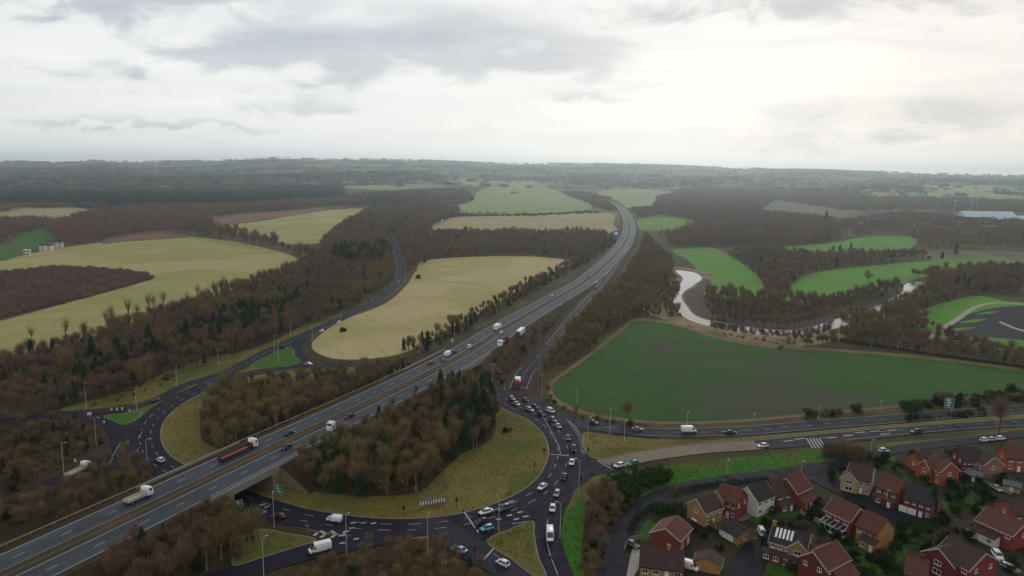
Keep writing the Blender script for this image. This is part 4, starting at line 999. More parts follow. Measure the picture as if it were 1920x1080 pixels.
    if not hip or True:
        for fy, fc in ((-h2, 'f'), (h2, 'b')):
            for s in range(storeys):
                for q in range(cols):
                    x = -l2 + L * (q + .5) / cols
                    if s == 0 and door and q == cols // 2: continue
                    if s == 0 and garage and fc == 'f' and abs(x - garage[0]) < garage[1] * .75: continue
                    if s == 0 and fc == 'f' and (lean or conserv): continue
                    window(x, fy, s * hs + .95, min(1.7, L / cols * .55), min(1.25, hs - 1.25), fc)
        if not hip:
            for sx, fc in ((-1, 'l'), (1, 'r')):
                n = gab[0] if sx < 0 else gab[1]
                for q in range(n): window(sx * (l2 + (.05 if gwall else 0)), -h2 + W * (q + .5) / n, (storeys - 1) * hs + 1.0, 1.1, 1.1, fc)
    if door:
        x = -l2 + L * (cols // 2 + .5) / cols
        for sg in (-1, 1):
            dm = MB(); y0, y1 = sorted((sg * h2, sg * (h2 + .06))); dm.box(x - .5, x + .5, y0, y1, .06, 2.1)
            if sg < 0 and (lean or conserv): continue
            do = link('door', dm.mesh('door', M['white']), t); hd = MB(); y0, y1 = sorted((sg * (h2 + .06), sg * (h2 + .11))); hd.box(x + .33, x + .43, y0, y1, 1.0, 1.1)
            link('handle', hd.mesh('handle', M['steel']), do)
    if garage:
        gx, gw = garage
        n = max(1, round(gw / 2.4))
        for q in range(n):
            x = gx + (q - (n - 1) / 2) * gw / n; g = MB(); g.box(x - gw / n / 2 + .1, x + gw / n / 2 - .1, -h2 - .06, -h2 - .003, .05, 2.15)
            for z in (.55, 1.05, 1.55): g.box(x - gw / n / 2 + .15, x + gw / n / 2 - .15, -h2 - .085, -h2 - .06, z, z + .06)
            link('garage_door', g.mesh('garage_door', M['white']), t)
    if lean:                                            # (x0, x1, depth, eave height, top height, wall, roof)
        x0, x1, dp, z0, z1, wm, rm_ = lean
        g = MB(); g.loft([[(x, -h2, -.2), (x, -h2, z1 - .05), (x, -h2 - dp, z0 - .05), (x, -h2 - dp, -.2)] for x in (x0, x1)]); pw = link('porch_wall', g.mesh('porch_wall', M[wm]), t)
        g = MB(); s_ = (z1 - z0) / dp; g.loft([[(x, -h2 + .0, z1), (x, -h2, z1 + .14), (x, -h2 - dp - .3, z0 - s_ * .3 + .14), (x, -h2 - dp - .3, z0 - s_ * .3)] for x in (x0 - .2, x1 + .2)])
        link('porch_roof', g.mesh('porch_roof', M[rm_]), t)
        n = max(2, int((x1 - x0) / 2.2))
        for q in range(n):
            xx = x0 + (x1 - x0) * (q + .5) / n
            if q == n // 2:
                dm = MB(); dm.box(xx - .5, xx + .5, -h2 - dp - .06, -h2 - dp, .06, min(2.0, z0 - .15)); link('door', dm.mesh('door', M['white']), t)
            else: window(xx, -h2 - dp, .7, 1.3, min(1.2, z0 - .95), 'f')
    if conserv:                                         # (x0, x1, depth)
        x0, x1, dp = conserv; g = MB(); gl = MB()
        for q in range(5):
            x = x0 + (x1 - x0) * q / 4; g.box(x - .07, x + .07, -h2 - dp, -h2 - dp + .1, 0, 2.3)
        g.box(x0, x1, -h2 - dp - .003, -h2 - dp + .1, 0, .75); g.box(x0, x1, -h2 - dp - .006, -h2 - dp + .1, 2.15, 2.35)
        for x in (x0, x1): g.box(x - .05, x + .05, -h2 - dp + .1, -h2, 0, .75); g.box(x - .05, x + .05, -h2 - dp + .1, -h2, 2.15, 2.35)
        for q in range(6):
            x = x0 + (x1 - x0) * q / 5; g.loft([[(x - .05, -h2 - dp, 2.36), (x + .05, -h2 - dp, 2.36), (x + .05, -h2, 3.0), (x - .05, -h2, 3.0)], [(x - .05, -h2 - dp, 2.44), (x + .05, -h2 - dp, 2.44), (x + .05, -h2, 3.08), (x - .05, -h2, 3.08)]])
        cf = link('conservatory', g.mesh('conservatory', M['white']), t)
        gl.box(x0 + .05, x1 - .05, -h2 - dp + .02, -h2, .76, 2.14); gl.loft([[(x0, -h2 - dp, 2.3), (x1, -h2 - dp, 2.3), (x1, -h2 - .01, 2.95), (x0, -h2 - .01, 2.95)], [(x0, -h2 - dp, 2.37), (x1, -h2 - dp, 2.37), (x1, -h2 - .01, 3.02), (x0, -h2 - .01, 3.02)]])
        link('pane', gl.mesh('pane', M['glass']), cf)
    if sky:                                             # roof panels on the far slope side sg: (x, n, side)
        x0, n, sg = sky
        for q in range(n):
            g = MB(); x = x0 + q * .95
            ys = [(sg * h2 * f, zr - slope * h2 * f + th + .03) for f in (.12, .72)]
            g.loft([[(x, ys[0][0], ys[0][1]), (x + .55, ys[0][0], ys[0][1]), (x + .55, ys[1][0], ys[1][1]), (x, ys[1][0], ys[1][1])], [(x, ys[0][0], ys[0][1] + .07), (x + .55, ys[0][0], ys[0][1] + .07), (x + .55, ys[1][0], ys[1][1] + .07), (x, ys[1][0], ys[1][1] + .07)]])
            link('roof_panel', g.mesh('roof_panel', M['white']), ro)
    if cross:                                           # front gable: (x, width, depth, ridge height, wall)
        x, cw, dp, cz, wm = cross; cr = MB(); hw = cw / 2; ce = min(ze, cz - hw * .62)
        pr = [(x - hw, -.2), (x + hw, -.2), (x + hw, ce), (x, cz - .05), (x - hw, ce)]
        cr.loft([[(u_, -h2 - dp, z) for u_, z in pr], [(u_, -h2 + h2 * .9, z) for u_, z in pr]])
        link('front_gable', cr.mesh('front_gable', M[wm]), t)
        g = MB(); f = MB(); sl_ = (cz - ce) / hw
        for sg in (-1, 1):
            p0, p1 = (x, cz), (x + sg * (hw + .35), ce - sl_ * .35)
            sec = [p0, p1, (p1[0], p1[1] + th), (p0[0], p0[1] + th)]
            g.loft([[(u_, -h2 - dp - .25, z) for u_, z in sec], [(u_, -h2 + h2 * .95, z) for u_, z in sec]])
            sec = [(p0[0], p0[1] - .16), (p1[0], p1[1] - .16), (p1[0], p1[1] + th + .02), (p0[0], p0[1] + th + .02)]
            f.loft([[(u_, -h2 - dp - .253, z) for u_, z in sec], [(u_, -h2 - dp - .33, z) for u_, z in sec]])
        link('front_gable_roof', g.mesh('front_gable_roof', M[roof]), t); link('front_bargeboard', f.mesh('front_bargeboard', M['fascia']), t)
        window(x, -h2 - dp, (storeys - 1) * hs * .95 + .9, min(1.8, cw * .5), 1.2, 'f')
        if storeys > 1: window(x, -h2 - dp, .8, min(2.2, cw * .6), 1.3, 'f')
    return t
house('brick_house', 'small red brick house with a low red roof beside the residential road bend', (1247, 992), (1271, 967), 6.2, 9.5, 3.9, 'redbrick', 'redroof', 2, 1, (0, 2), True, None, 'fascia')
house('brick_bungalow', 'long low bungalow with a dark brown roof, white van at its right end', (1199, 1024), (1285, 1034), 6.0, 9.0, 2.9, 'tanbrick', 'brownroof', 4, 1, (1, 0), True, .3, None)
house('brick_house', 'tan brick house at the drive with the white estate car, first of the row', (1305, 936), (1341, 925), 7.4, 8.0, 4.6, 'tanbrick', 'brownroof', 3, 2, (1, 0), True, None, 'fascia')
house('brick_house', 'red brick house with many white windows, second of the upper row', (1352, 906), (1394, 920), 8.4, 8.5, 5.4, 'redbrick', 'redroof', 4, 2, (0, 2), True, None, None, cross=(-2.4, 4.6, 1.2, 8.0, 'redbrick'))
house('rendered_house', 'white gabled house with a dark roof in the upper row', (1401, 914), (1436, 901), 8.2, 8.5, 5.0, 'render', 'darkroof', 3, 2, (1, 0), True, None, 'white')
house('brick_house', 'red brick house with a plain brown roof just right of the white gabled house', (1441, 903), (1470, 896), 8.0, 8.2, 5.0, 'redbrick', 'brownroof', 2, 2, (0, 0), True, -.8, None, lean=(-3.0, 2.4, 2.0, 2.4, 3.2, 'redbrick', 'brownroof'))
house('brick_house', 'red roofed brick house with white edge boards ending the upper row', (1474, 897), (1502, 885), 8.6, 8.5, 5.2, 'redbrick', 'redroof', 3, 2, (1, 1), True, .2, 'fascia', lean=(-3.4, 3.4, 2.6, 2.5, 4.0, 'redbrick', 'redroof'))
house('garage_block', 'small dark roofed garage with a double white door behind the upper row', (1361, 972), (1399, 993), 4.0, 6.4, 2.5, 'tanbrick', 'darkroof', 2, 1, (0, 1), False, None, None, garage=(-.5, 5.0), cat='garage', group='garages of the estate')
house('garage_block', 'small tan brick garage with a brown roof at the bottom edge right of the bungalow', (1327, 1048), (1332, 1030), 3.9, 7.0, 2.5, 'tanbrick', 'brownroof', 1, 1, (0, 0), False, None, None, cat='garage', group='garages of the estate', grow=.8)
house('brick_house', 'tan brick house with white roof panels and a forward gable', (1446, 984), (1524, 1004), 7.6, 9.5, 5.0, 'tanbrick', 'darkroof', 5, 2, (1, 1), True, -.95, 'fascia', lean=(-6.0, 6.0, 1.5, 2.4, 2.9, 'darkbrick', 'brownroof'), sky=(-3.6, 5, -1), cross=(2.6, 4.8, .5, 7.2, 'tanbrick'), grow=.95)
house('brick_house', 'dark red brick house with white edge boards before the house with roof panels', (1524, 1036), (1570, 1014), 7.8, 9.0, 4.8, 'darkbrick', 'redroof', 3, 2, (2, 1), True, None, 'fascia', lean=(-3.0, 4.5, 3.0, 2.4, 4.2, 'redbrick', 'redroof'))
house('brick_house', 'deep red brick house with a white conservatory at its foot', (1561, 930), (1616, 955), 8.2, 8.5, 5.2, 'redbrick', 'redroof', 3, 2, (0, 0), True, None, 'fascia', conserv=(-4.0, 3.4, 2.2), grow=.95)
house('brick_house', 'tan brick house with a red-brown roof next to the house with the conservatory', (1622, 957), (1665, 976), 8.4, 8.5, 5.2, 'tanbrick', 'redroof', 3, 2, (0, 0), True, None, None, lean=(-1.0, 3.6, 1.5, 2.5, 3.6, 'tanbrick', 'brownroof'))
house('brick_house', 'cream brick house with a broad brown hipped roof and cars on its forecourt', (1592, 868), (1640, 878), 7.6, 12.5, 4.4, 'creambrick', 'brownroof', 4, 2, (1, 0), True, None, 'fascia', cross=(-2.5, 5.0, .8, 6.6, 'creambrick'))
house('brick_house', 'red brick house with white bay windows between the cream house and the garage house', (1654, 888), (1697, 903), 8.2, 8.2, 5.2, 'darkbrick', 'redroof', 3, 2, (0, 0), True, None, None, gwall='orangebrick', lean=(-3.2, 3.2, 1.2, 2.4, 2.9, 'darkbrick', 'redroof'))
house('brick_house', 'dark roofed house with white garage doors at the turning head', (1703, 907), (1760, 924), 8.0, 8.2, 5.0, 'darkbrick', 'darkroof', 4, 2, (0, 1), True, None, None, gwall='orangebrick', garage=(-2.6, 5.0), group='brick houses of the estate')
house('brick_house', 'orange brick house with a white chimney below the dual carriageway', (1714, 848), (1746, 846), 8.0, 9.0, 5.0, 'orangebrick', 'brownroof', 3, 2, (1, 0), True, -.7, None)
house('brick_house', 'orange brick house with a forward wing, beside the orange house with the chimney', (1752, 852), (1784, 868), 8.0, 8.5, 5.0, 'orangebrick', 'redroof', 3, 2, (0, 1), True, None, 'fascia', cross=(-1.5, 4.5, 1.6, 7.2, 'orangebrick'))
house('brick_house', 'dark red house under a slate grey roof, far right row', (1796, 838), (1834, 840), 8.2, 9.0, 5.2, 'darkbrick', 'darkroof', 4, 2, (2, 0), True, None, None)
house('brick_house', 'pale pink brick house with a conservatory on the far right row', (1836, 842), (1866, 858), 7.6, 8.5, 4.8, 'pinkbrick', 'brownroof', 3, 2, (0, 1), True, None, 'fascia', conserv=(-3.0, 3.0, 2.0))
house('brick_house', 'orange-red house cut by the right edge below the row of parked white cars', (1880, 834), (1930, 838), 8.0, 9.0, 5.0, 'orangebrick', 'redroof', 3, 2, (1, 0), True, -.5, None)
house('brick_house', 'red-brown roofed house at the right edge with long pale gutters and a white porch', (1850, 950), (1925, 982), 7.4, 11.0, 4.6, 'redbrick', 'redroof', 4, 2, (1, 1), True, None, 'fascia', lean=(-6.0, 2.0, 2.4, 2.4, 3.4, 'render', 'brownroof'))
house('brick_house', 'orange gabled house behind the long gutters at the right edge', (1884, 938), (1932, 936), 7.0, 9.0, 4.4, 'orangebrick', 'brownroof', 3, 2, (1, 1), True, None, None)
house('brick_house', 'large house with sweeping dark roofs and a tan forward gable in the lower right corner', (1776, 1004), (1852, 1040), 8.0, 13.0, 4.8, 'redbrick', 'brownroof', 4, 2, (1, 2), True, None, 'fascia', cross=(-2.0, 8.5, 2.0, 7.6, 'darkbrick'), grow=.95)
house('brick_house', 'low dark red house at the bottom edge left of the sweeping dark roofs', (1698, 1042), (1742, 1052), 6.8, 9.0, 4.0, 'darkbrick', 'redroof', 3, 2, (1, 0), True, .5, None)
house('garden_shed', 'grey felt roofed shed in the garden at the right edge', (1886, 900), (1912, 906), 3.0, 4.5, 2.2, 'tanfence', 'bluegrey', 1, 1, (0, 0), True, None, None, cat='shed', group='sheds of the estate')
house('garden_shed', 'pale outbuilding on the lawn beside the long-guttered house', (1812, 880), (1842, 886), 3.2, 5.0, 2.3, 'darkbrick', 'bluegrey', 1, 1, (0, 0), True, None, None, cat='shed', group='sheds of the estate')
# garden walls and fences
def fence(px, h, mat, label, name='garden_fence', cat='fence', th=.08, group=None):
    P = pts(px); t = thing(name, label, cat, (0, 0, 0), 0, group)
    pn = MB(); po = MB()
    for a, b in zip(P[:-1], P[1:]):
        d_ = (b - a); n = max(1, int(d_.length / 2)); nn = Vector((d_.y, -d_.x, 0)).normalized() * th / 2
        pn.loft([[(q.x, q.y, z) for q, z in ((p - nn, .05), (p + nn, .05), (p + nn, h), (p - nn, h))] for p in (a, b)])
        for i in range(n + 1):
            p = a + d_ * i / n; po.box(p.x - .09, p.x + .09, p.y - .09, p.y + .09, 0, h + .12)
    link('panel', pn.mesh('panel', M[mat]), t); link('post', po.mesh('post', M[mat]), t)
fence([(1310, 975), (1345, 995), (1390, 1018)], 1.9, 'pinkbrick', 'long brick garden wall running down from the drive with the white estate car', 'garden_wall', 'wall', .3)
fence([(1545, 990), (1590, 1000)], 1.7, 'wood', 'brown timber fence behind the lawn of the house with the conservatory')
fence([(1500, 965), (1540, 985)], 1.7, 'tanfence', 'pale timber fence between the back gardens in the middle of the estate')
fence([(1680, 868), (1715, 892)], 1.6, 'wood', 'brown timber fence left of the orange brick houses')
fence([(1840, 905), (1895, 928)], 1.3, 'tanfence', 'pale low fence in front of the right edge houses')
fence([(1170, 1035), (1180, 1015), (1200, 1012)], 1.4, 'tanfence', 'low timber fence around the bungalow drive at the bottom edge')
sheet('driveway', [(1160, 1040), (1180, 1026), (1198, 1030), (1200, 1060), (1175, 1090), (1150, 1080)], 'path', .11)
sheet('driveway', [(1395, 1000), (1420, 1008), (1415, 1018), (1385, 1012)], 'concreteroad', .11)
sheet('patio', [(1375, 965), (1410, 955), (1412, 968), (1385, 978)], 'concreteroad', .12)
sheet('driveway', [(1570, 895), (1640, 915), (1640, 930), (1580, 912)], 'carpark', .115)

# ---- distant buildings
def block(name, label, x, y, w, dpt, h, wall, roof, rz=0.0, rows=2, group='distant buildings', cat='building', pitched=True):
    p = at(x, y); t = thing(name, label, cat, p, rz, group)
    a = MB(); a.box(-w / 2, w / 2, -dpt / 2, dpt / 2, -2, h); link('wall', a.mesh('wall', M[wall]), t)
    r = MB()
    if pitched:
        hh = dpt * .25; r.loft([[(sx, -dpt / 2 - .5, h), (sx, dpt / 2 + .5, h), (sx, 0, h + hh)] for sx in (-w / 2 - .5, w / 2 + .5)])
    else: r.box(-w / 2 - .6, w / 2 + .6, -dpt / 2 - .6, dpt / 2 + .6, h, h + 1.0)
    link('roof', r.mesh('roof', M[roof]), t)
    for q in range(rows):
        g = MB(); z = h * (q + .35) / rows
        n = max(2, int(w / 5))
        for i in range(n): xx = -w / 2 + w * (i + .5) / n; g.box(xx - 1, xx + 1, -dpt / 2 - .12, -dpt / 2 - .003, z, z + h / rows * .4)
        link('window_row', g.mesh('window_row', M['glass']), t)
    return t
M['palemetal'] = plain('pale_cladding', (.44, .52, .56), .5, .06); M['darkclad'] = plain('dark_cladding', (.05, .055, .075), .6, .1)
block('sports_hall', 'long low building with a pale blue roof at the right edge of the valley', 1848, 412, 115, 50, 7, 'darkclad', 'palemetal', -.05, 1, None, 'building', True)
block('sports_hall', 'second pale blue roof continuing out of the frame on the right', 1915, 417, 120, 40, 5, 'darkclad', 'palemetal', -.05, 1, None, 'building', True)
for q, (x, y) in enumerate([(1789, 404), (1821, 402), (1831, 398)]):
    p = at(x, y); t = thing('floodlight_mast', 'tall thin pale mast standing by the distant sports hall', 'mast', p, 0, 'masts by the sports hall')
    a = MB(); a.tube((0, 0, 0), (0, 0, 38), .6, .4, 8); link('pole', a.mesh('pole', M['post']), t); a = MB(); a.box(-2, 2, -.4, .4, 37, 39.5); link('lamp_head', a.mesh('lamp_head', M['signwhite']), t)
for x, y, w, wl, rf, lab in [(88, 470, 13, 'render', 'darkroof', 'white cottage beside the green meadow at the left'), (104, 464, 16, 'render', 'darkroof', 'longer white farmhouse beside the green meadow at the left'), (52, 480, 6, 'render', 'render', 'small white outbuilding below the white cottages at the left'),
                         (616, 488, 7, 'render', 'darkroof', 'tiny white house at the foot of the wooded knoll'), (826, 417, 8, 'render', 'darkroof', 'white house at the right edge of the wooded knoll'), (963, 364, 26, 'creambrick', 'brownroof', 'farm building on the dry far field'),
                         (1402, 378, 20, 'creambrick', 'brownroof', 'pale hall showing among the brown trees beyond the golf course'), (1418, 376, 14, 'creambrick', 'redroof', 'tall narrow wing beside the pale hall'), (1720, 424, 18, 'render', 'darkroof', 'pale house among the trees left of the masts'),
                         (1765, 430, 14, 'creambrick', 'brownroof', 'cream house among the parkland trees'), (1858, 428, 34, 'render', 'darkroof', 'low white clubhouse below the sports hall'), (306, 356, 60, 'palemetal', 'palemetal', 'pale shed far off in the left woods'), (696, 343, 22, 'render', 'darkroof', 'far white house on the hill above the left woods'),
                         (1580, 347, 40, 'render', 'brownroof', 'row of pale houses far off below the right hills'), (1640, 348, 30, 'creambrick', 'brownroof', 'second row of pale houses far off below the right hills'), (284, 378, 18, 'creambrick', 'brownroof', 'lone cottage in the dark conifers')]:
    block('distant_house' if w < 40 else 'distant_shed', lab, x, y, w, w * .55, 6.5, wl, rf, (x % 7) * .12 - .3, 2)
# pumping compound on the park edge
for q, (x, y, w) in enumerate([(1800, 640, 8), (1830, 648, 10), (1852, 650, 7)]):
    block('utility_hut', ['pale hut with a flat roof, leftmost in the fenced yard by the car park', 'longest pale hut in the fenced yard by the car park', 'pale hut with a flat roof, rightmost in the fenced yard by the car park'][q], x, y, w, 5, 3, 'render', 'bluegrey', -.3, 1, 'huts by the car park', 'hut', False)
# park railing
fence([(1575, 640), (1650, 652), (1760, 668), (1930, 692)], 1.6, 'black', 'dark railing between the tree belt and the dark green field', 'railing', 'railing', .05)

# ================================================================== VEHICLES
VC = {}
def vmesh(key, fn):
    if key not in VC: VC[key] = fn()
    return VC[key]
def wheel_mesh(r=.32, w=.22):
    def f():
        m = MB(); n = 14
        m.loft([[(r * q * math.cos(a), s, r * q * math.sin(a)) for a in [2 * math.pi * i / n for i in range(n)]] for q, s in ((.86, -w / 2), (1, -w / 2 + .03), (1, w / 2 - .03), (.86, w / 2))])
        for s in (-1, 1):
            y0, y1 = sorted((s * (w / 2 + .002), s * (w / 2 + .015))); m.loft([[(r * .58 * math.cos(a), y, r * .58 * math.sin(a)) for a in [2 * math.pi * i / n for i in range(n)]] for y in (y0, y1)], 1)
        return m.mesh('wheel', [M['tyre'], M['hub']])
    return vmesh(('wheel', r, w), f)
def sect(x, wl, zb, zt, r=.12):
    """rounded cross-section across the car at x"""
    w = wl
    return [(x, -w + r * .4, zb), (x, w - r * .4, zb), (x, w, zb + r), (x, w, zt - r * 1.2), (x, w - r * .9, zt), (x, -w + r * .9, zt), (x, -w, zt - r * 1.2), (x, -w, zb + r)]
CARS = {'hatch': (3.95, .86, 1.48, (-1.85, -1.35, .45, 1.15)), 'saloon': (4.5, .88, 1.43, (-1.75, -1.0, .55, 1.25)), 'estate': (4.6, .88, 1.50, (-2.2, -1.85, .55, 1.3)), 'suv': (4.6, .92, 1.70, (-2.15, -1.85, .5, 1.2)), 'mpv': (4.4, .90, 1.66, (-2.1, -1.8, .9, 1.75))}
def car(label, loc, rz, shape='hatch', paint='silver', group=None, name='car', detail=True, pitch=0.0):
    L, w, H, (xr0, xr1, xf1, xf0) = CARS[shape]; l = L / 2; zb, belt = .24, H * .60
    t = thing(name, label, 'car', loc, rz, group)
    if pitch: t.rotation_euler = (0, -pitch, rz)
    def body():
        m = MB()
        m.loft([sect(-l, w * .82, .42, belt - .10), sect(-l + .10, w * .93, .30, belt), sect(-l + .5, w, zb, belt + .02), sect(0, w, zb, belt), sect(xf0, w, zb, belt - .02), sect(l - .45, w * .97, zb, belt - .14), sect(l - .10, w * .90, .30, belt - .24), sect(l, w * .76, .42, belt - .34)])
        rw = w * .76
        m.loft([[(xr1, -rw, H - .09), (xr1, rw, H - .09), (xr1, rw * .9, H - .02), (xr1, -rw * .9, H - .02)], [((xr1 + xf1) / 2, -rw, H - .06), ((xr1 + xf1) / 2, rw, H - .06), ((xr1 + xf1) / 2, rw * .9, H), ((xr1 + xf1) / 2, -rw * .9, H)], [(xf1, -rw, H - .09), (xf1, rw, H - .09), (xf1, rw * .9, H - .03), (xf1, -rw * .9, H - .03)]])
        for sy in (-1, 1):
            for (x0, z0, x1, z1, ww) in ((xf0, belt - .03, xf1, H - .06, .05), (xr0, belt - .03, xr1, H - .06, .07), ((xr0 + xf0) / 2 - .1, belt - .03, (xr1 + xf1) / 2 - .1, H - .05, .05)):
                m.tube((x0, sy * w * .93, z0), (x1, sy * rw * .985, z1), ww, ww * .8, 5)
        return m.mesh('body', M['car_' + paint], True)
    def glass():
        m = MB(); rw = w * .745
        b = [(xr0, -w * .88, belt - .02), (xf0, -w * .88, belt - .04), (xf0, w * .88, belt - .04), (xr0, w * .88, belt - .02)]
        tp = [(xr1, -rw, H - .07), (xf1, -rw, H - .07), (xf1, rw, H - .07), (xr1, rw, H - .07)]
        m.loft([b, tp]); return m.mesh('windows', M['glass'])
    def smooth_shade(me): return me
    link('body', vmesh((shape, paint), body), t); link('windows', vmesh((shape, 'glass'), glass), t)
    for x in (-l + .78, l - .80):
        for s in (-1, 1): link('wheel', wheel_mesh(), t, (x, s * (w - .08), .32))
    if detail:
        for s in (-1, 1):
            link('headlight', vmesh((shape, 'hl', s), lambda: MB().box(l - .22, l - .02, s * w * .72 - .17, s * w * .72 + .17, belt - .42, belt - .25).mesh('headlight', M['lampw'])), t)
            link('tail_lamp', vmesh((shape, 'tl', s), lambda: MB().box(-l + .0, -l + .14, s * w * .74 - .12, s * w * .74 + .12, belt - .30, belt - .05).mesh('tail_lamp', M['lampr'])), t)
    return t
def van(label, loc, rz, L=5.4, H=2.4, paint='white', group=None, name='van', box=None):
    w = .98; l = L / 2; t = thing(name, label, 'van', loc, rz, group); bz = 1.15
    b = MB()
    cab = 1.7 if not box else 2.0
    if not box:
        b.loft([sect(-l, w * .95, .35, H - .05, .14), sect(-l + .08, w, .28, H, .16), sect(l - cab, w, .28, H, .16), sect(l - 1.35, w, .28, H - .12, .16), sect(l - 1.32, w, .28, bz + .1, .14), sect(l - .35, w * .95, .28, bz - .08, .14), sect(l, w * .82, .4, bz - .35, .12)])
        b.tube((l - 1.34, -w * .84, H - .16), (l - .55, -w * .88, bz - .02), .06, .06, 5); b.tube((l - 1.34, w * .84, H - .16), (l - .55, w * .88, bz - .02), .06, .06, 5)
    else:
        b.loft([sect(l - cab, w, .35, 2.0, .14), sect(l - 1.3, w, .3, 2.0, .14), sect(l - 1.28, w, .3, bz + .1, .14), sect(l - .3, w * .95, .3, bz - .05, .14), sect(l, w * .82, .4, bz - .35, .12)]); b.box(-l, l - cab, -.5, .5, .45, .7)
    link('body', b.mesh('body', M['car_' + paint], True), t)
    g = MB(); zt = (H - .16) if not box else 1.88
    g.loft([[(l - 1.34, -w * .82, bz), (l - .52, -w * .84, bz - .06), (l - .52, w * .84, bz - .06), (l - 1.34, w * .82, bz)], [(l - 1.38, -w * .76, zt), (l - 1.22, -w * .76, zt), (l - 1.22, w * .76, zt), (l - 1.38, w * .76, zt)]])
    g.box(l - 1.75, l - 1.36, -w - .012, w + .012, bz + .12, min(zt, 2.0) - .15)
    link('windscreen', g.mesh('windscreen', M['glass']), t)
    if box:
        c = MB(); c.loft([sect(-l, w * 1.08, .75, H, .08), sect(l - cab - .1, w * 1.08, .75, H, .08)]); link('cargo_box', c.mesh('cargo_box', M['car_' + box]), t)
    for x in (-l + .95, l - .95):
        for s in (-1, 1): link('wheel', wheel_mesh(.36, .24), t, (x, s * (w - .10), .36))
    for s in (-1, 1):
        link('headlight', MB().box(l - .28, l - .03, s * .68 - .16, s * .68 + .16, .72, .92).mesh('headlight', M['lampw']), t)
        link('tail_lamp', MB().box(-l - .02, -l + .06, s * .86 - .08, s * .86 + .08, .75, 1.15).mesh('tail_lamp', M['lampr']), t)
    return t
def truck(label, loc, rz, cab='white', load=None, loadcol='cream', L=11.0, H=3.6, group=None, name='lorry', load_h=1.6, artic=False):
    w = 1.25; l = L / 2; t = thing(name, label, 'lorry', loc, rz, group)
    c = MB(); x0 = l - 2.2
    c.loft([sect(x0, w * .97, .9, H - .1, .12), sect(x0 + .3, w, .6, H, .16), sect(l - .55, w, .5, H - .25, .16), sect(l - .12, w * .98, .45, 2.2, .14), sect(l, w * .94, .45, 1.6, .12)])
    link('cab', c.mesh('cab', M['car_' + cab], True), t)
    g = MB(); g.loft([[(l - .10, -w * .86, 1.75), (l - .10, w * .86, 1.75), (l - .04, w * .86, 1.75), (l - .04, -w * .86, 1.75)], [(l - .50, -w * .80, H - .65), (l - .50, w * .80, H - .65), (l - .34, w * .80, H - .65), (l - .34, -w * .80, H - .65)]])
    g.box(x0 + .9, l - .55, -w - .012, w + .012, 1.75, 2.6); link('windscreen', g.mesh('windscreen', M['glass']), t)
    ch = MB(); ch.box(-l + .1, x0 + .4, -.45, .45, .62, .92); ch.box(-l + .1, -l + .25, -w, w, .5, .8); link('chassis', ch.mesh('chassis', M['black']), t)
    if load == 'flat':
        f = MB(); f.box(-l, x0 - .25, -w, w, .95, 1.2); f.box(x0 - .33, x0 - .25, -w, w, 1.2, 2.3); f.box(-l, x0 - .33, -w, -w + .06, 1.2, 1.2 + load_h * .35); f.box(-l, x0 - .33, w - .06, w, 1.2, 1.2 + load_h * .35)
        f.box(-l, -l + .06, -w + .06, w - .06, 1.2, 1.2 + load_h * .35)
        link('load_bed', f.mesh('load_bed', M['car_' + loadcol]), t)
    elif load == 'box':
        f = MB(); f.loft([sect(-l, w * 1.02, .95, H + .25, .06), sect(x0 - .3, w * 1.02, .95, H + .25, .06)]); link('cargo_box', f.mesh('cargo_box', M['car_' + loadcol]), t)
    xs = [l - 1.3, -l + 1.3] + ([-l + 2.6, -l + 3.9, l - 4.2] if L > 9 else [-l + 2.5] if L > 7 else [])
    for x in xs:
        for s in (-1, 1): link('wheel', wheel_mesh(.5, .32), t, (x, s * (w - .18), .5))
    for s in (-1, 1): link('headlight', MB().box(l - .06, l + .03, s * .92 - .2, s * .92 + .2, .72, .95).mesh('headlight', M['lampw']), t)
    return t
def mw_place(x, y, sgn):
    """on the motorway: position under the pixel, heading along the road (sgn 1 = away from the camera)"""
    p = at_mw(x, y); dm, im = mw_off(np.array([p.x]), np.array([p.y])); i = int(im[0]); i = min(max(i, 1), len(MW) - 2)
    d_ = MW[i + 1] - MW[i - 1]; return (p.x, p.y, MW[i].z + .06), math.atan2(d_.y * sgn, d_.x * sgn)
def pl_place(x, y, P, sgn, dz=.22, closed=False):
    p = at(x, y, dz); i = min(range(len(P)), key=lambda q: (P[q].x - p.x) ** 2 + (P[q].y - p.y) ** 2)
    a, b = P[(i - 1) % len(P)] if (closed or i) else P[i], P[(i + 1) % len(P)] if (closed or i < len(P) - 1) else P[i]
    d_ = (b - a) * sgn; return (p.x, p.y, dz), math.atan2(d_.y, d_.x)
def px_place(x, y, dx, dy, dz=.22):
    p, q = at(x, y, dz), at(x + dx, y + dy, dz); return (p.x, p.y, dz), math.atan2(q.y - p.y, q.x - p.x)
G_FAR, G_NEAR, G_R, G_E = 'vehicles on the far carriageway', 'vehicles on the near carriageway', 'cars on the roundabout', 'cars on the dual carriageway'
truck('white-cabbed lorry with a cream flat bed on the far carriageway at the lower left', *mw_place(260, 938, 1), 'white', 'flat', 'cream', 8.0, 3.2, None)
truck('long lorry with a white cab and a red flat trailer on the far carriageway', *mw_place(447, 852, 1), 'white', 'flat', 'dullred', 15.5, 3.5, None, load_h=1.2)
truck('white lorry tractor unit without a trailer on the near carriageway', *mw_place(628, 806, -1), 'white', None, 'cream', 6.6, 3.8, None, 'lorry_tractor')
truck('lorry with a white cab and a maroon trailer on the near carriageway', *mw_place(944, 645, -1), 'white', 'flat', 'maroon', 15.0, 3.7, None, load_h=2.6)
truck('maroon-cabbed lorry with a long white box trailer on the near carriageway', *mw_place(975, 629, -1), 'maroon', 'box', 'white', 13.0, 3.5, None)
